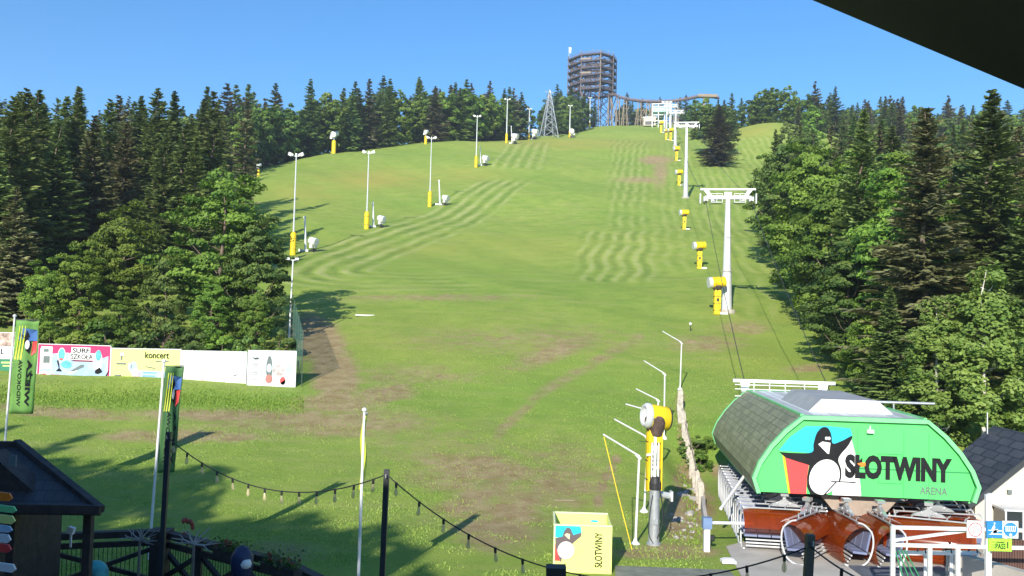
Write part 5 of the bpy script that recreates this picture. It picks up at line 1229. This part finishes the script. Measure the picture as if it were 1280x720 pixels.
# ------------------------------------------------------------------ gate frame, signs
RD=27.0; f0=at(1116,720,RD)
gf=thing('gate_frame','white steel tube frame of the entrance gates carrying the signs, lower right','gate frame',(f0.x,RD,0))
def G(px,py,off=0): p=at(px,py,RD); return Vector((p.x-f0.x,off,p.z))
mb=MB()
for px in (1116,1162,1197,1234): 
    top_=G(px,(658 if px in(1116,) else 682 if px<1230 else 618)); mb.bar((top_.x,0,0),(top_.x,0,top_.z),.11)
mb.build('upright',m_white,gf)
mb=MB(); 
for a_,b_ in (((1116,659),(1330,664)),((1116,681),(1330,686))): mb.bar(G(*a_),G(*b_),.10)
mb.bar(G(1118,677,.15),G(1232,662,.15),.08); mb.build('top_rail',m_white,gf)
MB().bar(G(1241,618,.2),G(1241,740,.2),.1).build('rear_upright',m_galvl,gf)
mb=MB()
for k in range(4): mb.bar(G(1124+k*4,690,.3),G(1134+k*7,725,.3),.035)
mb.build('green_mesh',mat('green_mesh_wire',(.03,.22,.10),.6),gf)
def sign(name,x0,y0,x1,y1,m,label,cat='sign'):
    p=at(x0,y1,RD-.12); w=at(x1,y1,RD-.12).x-p.x; h=at(x0,y0,RD-.12).z-p.z
    t=thing(name,label,cat,(p.x,RD-.12,p.z)); MB().box((w/2,0,h/2),(w,.03,h)).build('board',m,t); return t,w,h
def scirc(t,w,h,cx,cy,r0,r1,m,name,y=-.02,n=28):
    mb=MB(); vs=[];fs=[]
    for i in range(n):
        a_=2*math.pi*i/n; vs+=[(cx*w+r0*math.cos(a_),y,cy*h+r0*math.sin(a_)),(cx*w+r1*math.cos(a_),y,cy*h+r1*math.sin(a_))]
    for i in range(n): j=(i+1)%n; fs.append((2*i,2*j,2*j+1,2*i+1))
    mb.add(vs,fs); mb.build(name,m,t)
t,w,h=sign('prohibition_sign',1208.5,650.5,1229,672,m_wp,'white square sign with red ring and diagonal bar, leftmost of the signs')
scirc(t,w,h,.5,.48,.36*h,.42*h,mat('sign_red',(.55,.10,.13),.5),'red_ring')
mb=MB(); mb.bar((.25*w,-.022,.75*h),(.75*w,-.022,.22*h),.03,.01); mb.build('diagonal_bar',bpy.data.materials['sign_red'],t)
mb=MB(); mb.box((.36*w,-.019,.36*h),(.03,.005,.13)); mb.build('pictogram',bpy.data.materials['sign_red'],t)
t,w,h=sign('lift_rule_sign',1233,651,1252.5,672,m_blue,'blue square sign with white seated skier figure and line, in the middle of the signs')
fg_=lambda pts,nm='pictogram':MB().prism([(x*w,y*h) for x,y in pts],.004,lambda a_,b_,q:Vector((a_,-.018-q,b_))).build(nm,m_wp,t)
fg_([(.3,.5),(.42,.72),(.5,.78),(.54,.62),(.5,.52),(.62,.48),(.66,.34),(.74,.34),(.7,.54),(.5,.46),(.34,.36),(.3,.32),(.28,.26),(.4,.3),(.42,.4)]); fg_(el(.5,.86,.05,.06)); fg_([(.1,.48),(.32,.46),(.32,.42),(.1,.44)]); fg_([(.6,.46),(.97,.46),(.97,.40),(.6,.40)]); fg_([(.1,.2),(.97,.2),(.97,.26),(.3,.26)],'base_line')
t,w,h=sign('capacity_sign',1253,651,1272.5,672.5,m_wp,'white square sign with blue disc of seated people, right of the blue sign')
scirc(t,w,h,.5,.5,.001,.42*h,m_blue,'blue_disc')
mb=MB()
for k in range(6): x=(.2+.12*k)*w; mb.box((x,-.026,.52*h),(.045*w*1.2,.004,.22*h)); mb.lathe((x,-.026,.68*h),[(.022,-.002),(.022,.002)],8,Vector((0,1,0)))
mb.box((.5*w,-.026,.42*h),(.68*w,.004,.05*h)); mb.lathe((.5*w,-.026,.2*h),[(.045,-.002),(.045,.002)],10,Vector((0,1,0))); mb.build('pictogram',m_wp,t)
t,w,h=sign('pass_sign',1235.5,673,1264.5,688.5,mat('bright_lime_sign',(.38,.80,.06),.5),'small bright lime sign reading PASS, below the blue sign')
mb=MB(); text_on(mb,'PASS',.46*h,.44*w,lambda a_,b_,q:Vector((a_,-.02,b_)),.03,.51*w,.4*h); mb.build('lettering',m_ink,t)
mb=MB(); mb.box((.82*w,-.02,.5*h),(.055*w,.006,.52*h)); mb.box((.5*w,-.02,.72*h),(.34*w,.006,.07*h)); mb.build('mark',m_ink,t)
mb=MB(); mb.box((.2*w,-.02,.72*h),(.17*w,.005,.05*h)); mb.box((.2*w,-.02,.5*h),(.17*w,.005,.05*h)); mb.box((.2*w,-.02,.3*h),(.17*w,.005,.05*h)); mb.build('small_emblem',mat('dark_lime_print',(.16,.42,.03),.5),t)
# boarding gates
for i in range(3):
    d=30.2-i*.0; x0=at(1124+i*34,694,30).x; t=thing('boarding_gate',('left','middle','right')[i]+' white boarding gate barrier behind the sign frame','gate',(x0,30+.1*i,0),0,'boarding gates')
    mb=MB(); mb.box((.45,0,1.25),(.92,.12,.12)); mb.build('top_bar',m_white,t); mb=MB(); mb.box((.45,0,.35),(.98,.14,.14)); mb.build('lower_bar',m_white,t)
    mb=MB()
    for x in (.05,.85): MB().bar((x,0,0),(x,0,1.2),.05).build('post',m_galvl,t)
    mb=MB(); mb.path([(.6,0,1.3),(.62,-.1,1.5),(.75,-.2,1.52),(.8,-.2,1.3)],.025,6); mb.build('turnstile_arm',m_dark,t)
mb=MB(); mb.box((0,0,.08),(5.5,2.2,.06)); 
for i in range(5): mb.box((-2.2+i*1.1,0,.118),(.06,2.1,.01))
o=mb.build('loading_mat',mat('grey_blue_mat',(.11,.12,.15),.7,var=.2)); p=at(1175,690,31.5); o.location=(p.x,31.6,0); struct(o)
# ------------------------------------------------------------------ string lights and their poles
def lpole(px,ytop,d,r_,label,base=0.,lean=0.):
    tp=at(px,ytop,d); z0=base; t=thing('string_light_pole',label,'pole',(tp.x-lean*(tp.z-z0),d,z0),0,'dark poles of the string lights')
    mb=MB(); mb.bar((0,0,0),(lean*(tp.z-z0),0,tp.z-z0),r_*2); mb.build('pole',m_dark,t); mb=MB(); mb.path([(lean*(tp.z-z0),-r_,tp.z-z0-.12),(lean*(tp.z-z0),-r_-.06,tp.z-z0-.12),(lean*(tp.z-z0),-r_-.06,tp.z-z0-.06)],.01,5); mb.build('hook',m_galv,t)
    return tp
TZ=2.4
pA=lpole(211,540,17.6,.045,'left dark pole of the string lights, overlapping the narrow green flag',TZ,.015)
pB=lpole(483.5,587,15,.045,'middle dark pole of the string lights',0,.012)
pC=lpole(1013,668,11.5,.05,'right dark pole of the string lights in front of the parked chairs',0,.05)
def strand(a_,b_,sag,fr,label,name='string_lights'):
    t=thing(name,label,'string lights',a_,0,'string lights'); f=lambda q:(b_-a_)*q+Vector((0,0,-4*sag*q*(1-q)))
    mb=MB(); mb.path([f(i/40) for i in range(41)],.011,5); mb.build('cable',m_black,t)
    for q in fr:
        p=f(q); tx_=random.uniform(-.12,.12); ty_=random.uniform(-.1,.1)
        ax=Vector((tx_,ty_,-1)).normalized()
        mb=MB(); mb.tube(p+Vector((0,0,.01)),p+ax*.075,.021,.021,8); s_=mb.build('socket',m_black,t)
        mb=MB(); mb.lathe(p+ax*.07,[(.014,0),(.018,.02),(.030,.07),(.034,.10),(.028,.13),(.012,.15)],10,ax); mb.build('bulb',m_bulb,s_,True)
        mb=MB(); mb.path([p+ax*.08,p+ax*.12+Vector((.008,0,0)),p+ax*.17],.004,4); mb.build('filament',m_yel,s_)
    return t
fA=[i/13.3 for i in range(0,13)]; fA=[.025+.077*i for i in range(13)]
strand(pA+Vector((0,0,-.12)),pB+Vector((0,0,-.08)),.62,fA,'left strand of bulbs sagging from the narrow flag to the middle pole')
strand(pB+Vector((0,0,-.08)),pC+Vector((0,0,-.15)),.98,[.03+.071*i for i in range(14)],'long strand of bulbs sagging from the middle pole past the lime box')
strand(pC+Vector((0,0,-.15)),at(1100,735,9.5),.05,[.5,.85],'short strand of bulbs running down to the right of the right dark pole')
# ------------------------------------------------------------------ terrace with railing, hut and small things, all in the shade of the lodge
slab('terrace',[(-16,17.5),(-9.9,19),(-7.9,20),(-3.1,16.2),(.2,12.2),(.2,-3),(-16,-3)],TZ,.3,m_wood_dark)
mb=MB()
for x,y in ((-15,17),(-10,18.6),(-8,19.6),(-3.3,15.9),(0,12),(-6,17.8)): mb.bar((x,y,-.3),(x,y,TZ-.3),.25)
o=mb.build('terrace_support',m_wood_dark); struct(o)
def railing(a_,b_,label,bays,brace=True):
    a_=Vector(a_); b_=Vector(b_); t=thing('terrace_railing',label,'railing',a_,0,'railings of the terrace'); d=b_-a_; H=1.28
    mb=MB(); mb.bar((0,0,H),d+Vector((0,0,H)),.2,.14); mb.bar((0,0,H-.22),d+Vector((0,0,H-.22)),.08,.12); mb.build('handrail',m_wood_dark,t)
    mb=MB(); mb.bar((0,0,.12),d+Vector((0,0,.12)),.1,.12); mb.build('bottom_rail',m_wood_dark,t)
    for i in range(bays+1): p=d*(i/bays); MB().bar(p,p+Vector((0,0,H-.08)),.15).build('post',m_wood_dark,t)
    for i in range(bays):
        p=d*(i/bays); q=d*((i+1)/bays); mb=MB(); n_=d.normalized().cross(Vector((0,0,1)))*.02
        mb.bar(p+Vector((0,0,.2))+n_,q+Vector((0,0,H-.3))+n_,.09); mb.bar(q+Vector((0,0,.2))-n_*3,p+Vector((0,0,H-.3))-n_*3,.09); mb.build('cross_brace',m_wood_dark,t)
    mb=MB(); n=int(d.length/.09)
    for i in range(n): p=d*(i/n)+Vector((0,.1,0)); mb.bar(p+Vector((0,0,.15)),p+Vector((0,0,H-.28)),.012)
    mb.build('wire_mesh',m_dark,t); return t
cz=at(200,655,20); C0=Vector((cz.x,20,TZ))
railing((-14.5,18.0,TZ),C0,'dark timber railing with crossed braces left of the corner post',3)
railing(C0,Vector((at(352,690,17).x,17.6,TZ)),'dark timber railing with crossed braces right of the corner post, behind the bird figure',3)
railing(Vector((at(352,690,17).x,17.6,TZ)),Vector((.1,12.3,TZ)),'dark timber railing running down to the lower edge, with flower boxes',3)
b=Vector((C0.x+.1,C0.y-.2,TZ)); mb=MB(); mb.box((0,0,.66),(.34,.34,1.32)); mb.box((0,0,1.35),(.44,.44,.08)); o=mb.build('corner_post',m_wood_dark); o.location=b; tag(o,'thick dark timber corner post below the narrow green flag','post')
# hut
ht=thing('wooden_hut','dark wooden hut with shingled hip roof in the lower left corner','hut',(at(-40,640,16).x,15.2,TZ))
HL0=Vector(ht.location); E1=at(126,637,14.6)-HL0; ev=E1.z; E2=at(60,588,18.4)-HL0; E2.z=ev
apx=at(21,556,16.4)-HL0; apl=apx+Vector((-1.9,-.1,-.02)); xl=-2.6; yf=E1.y; yb=E2.y; xa=apx.x; xr=E1.x; rz_=apx.z
E=[Vector((xl,yf-.2,ev)),E1,E2,Vector((xl,yb,ev))]
mb=MB(); 
def slabtri(pts,th=.1): 
    n=len(pts); mb.add([p for p in pts]+[p-Vector((0,0,th)) for p in pts],[tuple(range(n)),tuple(range(2*n-1,n-1,-1))]+[(i,i+n,(i+1)%n+n,(i+1)%n) for i in range(n)])
slabtri([E[0],E[1],apx,apl]); slabtri([E[1],E[2],apx]); slabtri([E[2],E[3],apl,apx]); slabtri([E[3],E[0],apl])
mb.build('roof',m_shingle,ht,uv=lambda c:(c.x+c.y*.3,c.z*1.4))
mb=MB(); mb.bar(E[1],apx+Vector((0,0,.05)),.13,.1); mb.bar(E[0],E[1],.12,.14); mb.bar(apx,apl,.14,.12); mb.build('ridge_board',m_wood_dark,ht)
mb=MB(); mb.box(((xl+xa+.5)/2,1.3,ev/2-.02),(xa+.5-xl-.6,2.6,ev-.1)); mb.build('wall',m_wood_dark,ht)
for x in (xa+.8,xr-.35): MB().bar((x,yf+.35,0),(x,yf+.35,ev-.05),.13).build('porch_post',m_wood_dark,ht)
# small dormer with upper roof edge at the left
mb=MB(); p=at(8,590,15.3)-ht.location; mb.prism([(-.9,0),(.75,0),(-.15,.72)],.5,lambda a_,b_,t:Vector((p.x+a_,p.y+t-.3,p.z-.35+b_))); mb.build('dormer',m_wood_dark,ht)
p=at(18,575,14.9)-ht.location; MB().box((p.x,p.y-.05,p.z),(.12,.03,.18)).build('dormer_plaque',m_grey,ht)
# direction boards
sx=at(4,640,12.5); t=thing('direction_boards','stack of coloured direction boards on a post in the lower left corner','signpost',(sx.x-.25,12.5,TZ))
MB().bar((0,.06,0),(0,.06,at(0,612,12.5).z-TZ),.1).build('post',m_wood_dark,t)
for y0,y1,m_,x1 in ((612,624,m_orange,15),(628,638,m_green2,21),(640,652,m_lime,20),(653,663,m_lblue,17),(664,676,m_banner,16),(676,688,m_red,17),(700,712,m_wp,24)):
    z0,z1=at(5,y1,12.5).z-TZ,at(5,y0,12.5).z-TZ; xx=at(x1,640,12.5).x-t.location.x
    MB().prism([(-.5,z0+.01),(xx-.05,z0+.0),(xx,(z0+z1)/2-.02),(xx-.04,z1-.02),(-.5,z1)],.03,lambda a_,b_,q:Vector((a_,-.02+q,b_-.08*a_))).build('board',m_,t)
# driftwood stars
for (px,py,d,lb,n_) in ((180,668,19.2,'star shaped bundle of pale twigs fixed by the corner post',9),(247,672,17.9,'star shaped bundle of pale twigs on the railing right of the corner post',9)):
    p=at(px,py,d); t=thing('twig_star',lb,'twig decoration',(p.x,p.y-.2,TZ),0,'twig stars on the railing'); g=random.Random(px); c=Vector((0,0,p.z-TZ-.08))
    MB().tube((0,0,0),c,.035,.03,6).build('stem',m_wood,t); mb=MB()
    for i in range(n_):
        a_=i/n_*math.pi*1.25-.35; L=g.uniform(.28,.52); e=c+Vector((math.cos(a_)*L,g.uniform(-.15,.1),math.sin(a_)*L*.75)); m1=c.lerp(e,.5)+Vector((g.uniform(-.04,.04),0,g.uniform(-.03,.05)))
        mb.path([c,m1,e],[.022,.016,.008],5); mb.path([m1,m1+(e-m1)*.6+Vector((.05,0,.09))],[.012,.005],4)
    mb.build('twigs',mat('pale_driftwood',(.42,.38,.33),.8,var=.2),t)
# bird figure
p=at(303,689,15.6); t=thing('penguin_figure','dark blue and white penguin figure standing by the terrace railing','figure',(p.x,15.6,TZ))
hh=p.z-TZ+.02; m_nav=mat('navy_paint',(.02,.03,.08),.5)
mb=MB(); mb.lathe((0,0,0),[(.2,0),(.30,.15),(.34,.5),(.30,hh*.62),(.2,hh*.74),(.15,hh*.78),(.19,hh*.86),(.19,hh*.95),(.1,hh*1.02),(.01,hh*1.04)],16); mb.build('body',m_nav,t,True)
mb=MB(); mb.lathe((-.03,-.13,0),[(.1,.05),(.22,.2),(.25,.5),(.21,hh*.6),(.10,hh*.72),(.01,hh*.73)],14); mb.build('belly',m_pblue,t,True)
mb=MB(); mb.lathe((.09,-.10,hh*.9),[(.01,-.11),(.09,-.06),(.11,0),(.08,.07),(.01,.10)],10); mb.build('cheek',m_wp,t,True)
for s_ in (-1,1): mb=MB(); mb.path([(s_*.26,-.02,hh*.62),(s_*.40,-.06,hh*.42),(s_*.38,-.08,hh*.25)],[.07,.08,.03],8); mb.build('wing',m_nav,t,True)
# painted ball, lantern, flower boxes
p=at(119,709,16.5); t=thing('painted_ball','blue and green painted ball behind the terrace railing','ball',(p.x,16.5,TZ)); mb=MB(); zc=p.z-TZ-.12; r_=.24
mb.lathe((0,0,zc),[(r_*math.sin(a_*math.pi/10)+.001,-r_*math.cos(a_*math.pi/10)) for a_ in range(11)],18); mb.build('ball',mat('blue_green_paint',(.05,.30,.30),.5,var=.9,scale=2.2),t,True)
MB().lathe((0,0,0),[(.25,0),(.2,.05),(.06,.1),(.06,max(.15,zc-r_+.02))],10).build('stand',m_dark,t)
p=at(89,663,16.2); mb=MB(); mb.box((0,0,0),(.11,.10,.12),Matrix.Rotation(.3,3,'Y')); mb.bar((0,0,0),(0,0,-.3),.03); o=mb.build('spot_lamp',m_wp); o.location=p; tag(o,'small pale square lamp on the railing post beside the hut','lamp')
for i,(px,py,d) in enumerate(((290,680,17.9),(352,688,16.9))):
    p=at(px,py,d); t=thing('flower_box',('flower box with trailing leaves behind the penguin figure','flower box with red blooms on the railing right of the penguin figure')[i],'flower box',(p.x,p.y,TZ+1.30),R(-38),'flower boxes on the railing')
    MB().box((0,0,.06),(1.0,.2,.18)).build('planter',m_wood_dark,t)
    g=np.random.default_rng(i); n_=260; C=np.stack([g.uniform(-.5,.5,n_),g.normal(0,.09,n_),.14+np.abs(g.normal(0,.10,n_))],-1); ax_=unit(g.normal(0,1,(n_,3))); bx_=unit(np.cross(ax_,g.normal(0,1,(n_,3)))); V,T=quads_obj(C,ax_*.035,bx_*.03,g.uniform(0,1,n_))
    o=bpy.data.objects.new('foliage',leaf_mesh('foliage',V,T,m_leaf_mid)); COL.objects.link(o); o.parent=t
    mb=MB()
    for _ in range(7): q=Vector((g.uniform(-.45,.45),g.normal(0,.07),.22+g.uniform(0,.1))); mb.lathe(q,[(.01,-.03),(.035,0),(.03,.03),(.01,.04)],6)
    mb.build('blossom',mat('shade_dimmed_blossom',(.30,.05,.03),.8),t)  # blossom red dimmed to carry the terrace shade
p=at(235,658,19.6); mb=MB(); 
for i in range(9): q=Vector((random.uniform(-.12,.12),random.uniform(-.05,.05),random.uniform(-.2,.16))); mb.lathe(q,[(.01,-.05),(.05,0),(.04,.04),(.01,.06)],6)
mb.bar((0,0,-.6),(0,0,-.1),.03); o=mb.build('red_blooms',mat('shade_dimmed_blooms',(.35,.07,.04),.7)); o.location=p; tag(o,'red blooms dimmed for shade, standing above the railing right of the corner post','flowers')  # bloom red darkened, shade mixed into the colour
p=at(380,700,15.2); mb=MB(); mb.box((0,0,-.04),(1.0,.55,.06)); 
for x in (-.4,.4): mb.bar((x,-.15,-.1),(x,-.15,-1.0),.06)
o=mb.build('bar_table',mat('blue_grey_board',(.10,.12,.18),.5)); o.location=(p.x,p.y,TZ+1.30); o.rotation_euler=(0,0,R(-38)); tag(o,'blue grey shelf table standing along the terrace railing','table')
# dark loudspeaker on a pole
p=at(695,706,11.5); t=thing('loudspeaker','black loudspeaker on a pole at the lower edge in front of the lime box','loudspeaker',(p.x,11.5,0))
mb=MB(); zt=p.z; mb.prism([(-.125,0),(.115,0),(.125,.02),(.125,-.42),(-.11,-.42)],.22,lambda a_,b_,q:Vector((a_,-.1+q,zt-.02+b_))); mb.build('cabinet',m_black,t); MB().tube((0,0,0),(0,0,zt-.4),.04).build('pole',m_dark,t)
# ------------------------------------------------------------------ unseen lodge behind the camera, walls and roof shaped for their shade; its eave
lo=thing('lodge','dark timber lodge that carries the camera, standing unseen behind the terrace','lodge',(-14,-3.6,0))
MB().box((0,-6,7.4),(26,12,14.8)).build('wall',m_wood_dark,lo); MB().box((16.5,-4,4.9),(7,8,9.8)).build('wing_wall',m_wood_dark,lo)
mb=MB(); mb.prism([(-7.6,14.7),(0,21.0),(7.6,14.7)],15,lambda a_,b_,t:Vector((-18.4+t,-6+a_,b_))); mb.build('roof',m_shingle,lo,uv=lambda c:(c.x,c.y))
for x in (-8,0,8):
    w_=MB().box((x,.03,4.2),(2.2,.06,1.6)).build('window',m_glass,lo); MB().bar((x,.08,3.4),(x,.08,5.0),.08).bar((x-1.15,.08,3.35),(x+1.15,.08,3.35),.1).build('window_frame',m_wood,w_)
a_=at(996,-8,1.7); b_=at(1296,118,1.35); d=(b_-a_).normalized(); mb=MB(); up=Vector((.25,0,.95))
a2=a_-d*1.6; b2=b_+d*1.2
for o_,th in ((Vector((0,0,0)),.35),):
    vs=[a2,b2,b2+up*.9,a2+up*.9]; bk=Vector((0,-4.2,0)); bk2=Vector((0,-.0,0))
    mb.add(vs+[v+bk for v in vs],[(0,1,2,3),(7,6,5,4),(0,4,5,1),(1,5,6,2),(2,6,7,3),(3,7,4,0)])
tag(mb.build('eave_beam',mat('dark_brown_eave',(.13,.10,.055),.5,var=.5,scale=2)),'dark brown eave beam slanting across the upper right corner, close to the camera','eave')

# ------------------------------------------------------------------ haze
hz=MB().box((0,1695,110),(7200,3700,223)); vm=bpy.data.materials.new('haze'); vm.use_nodes=True; vn=vm.node_tree; vn.nodes.clear()
vo=vn.nodes.new('ShaderNodeOutputMaterial'); pv=vn.nodes.new('ShaderNodeVolumePrincipled'); pv.inputs['Density'].default_value=HAZE; pv.inputs['Color'].default_value=(.86,.91,.97,1); pv.inputs['Anisotropy'].default_value=.3
vn.links.new(pv.outputs[0],vo.inputs['Volume']); ho=hz.build('haze',vm); ho['kind']='stuff'; ho['label']='thin blue summer haze over the whole slope'; ho['category']='haze'
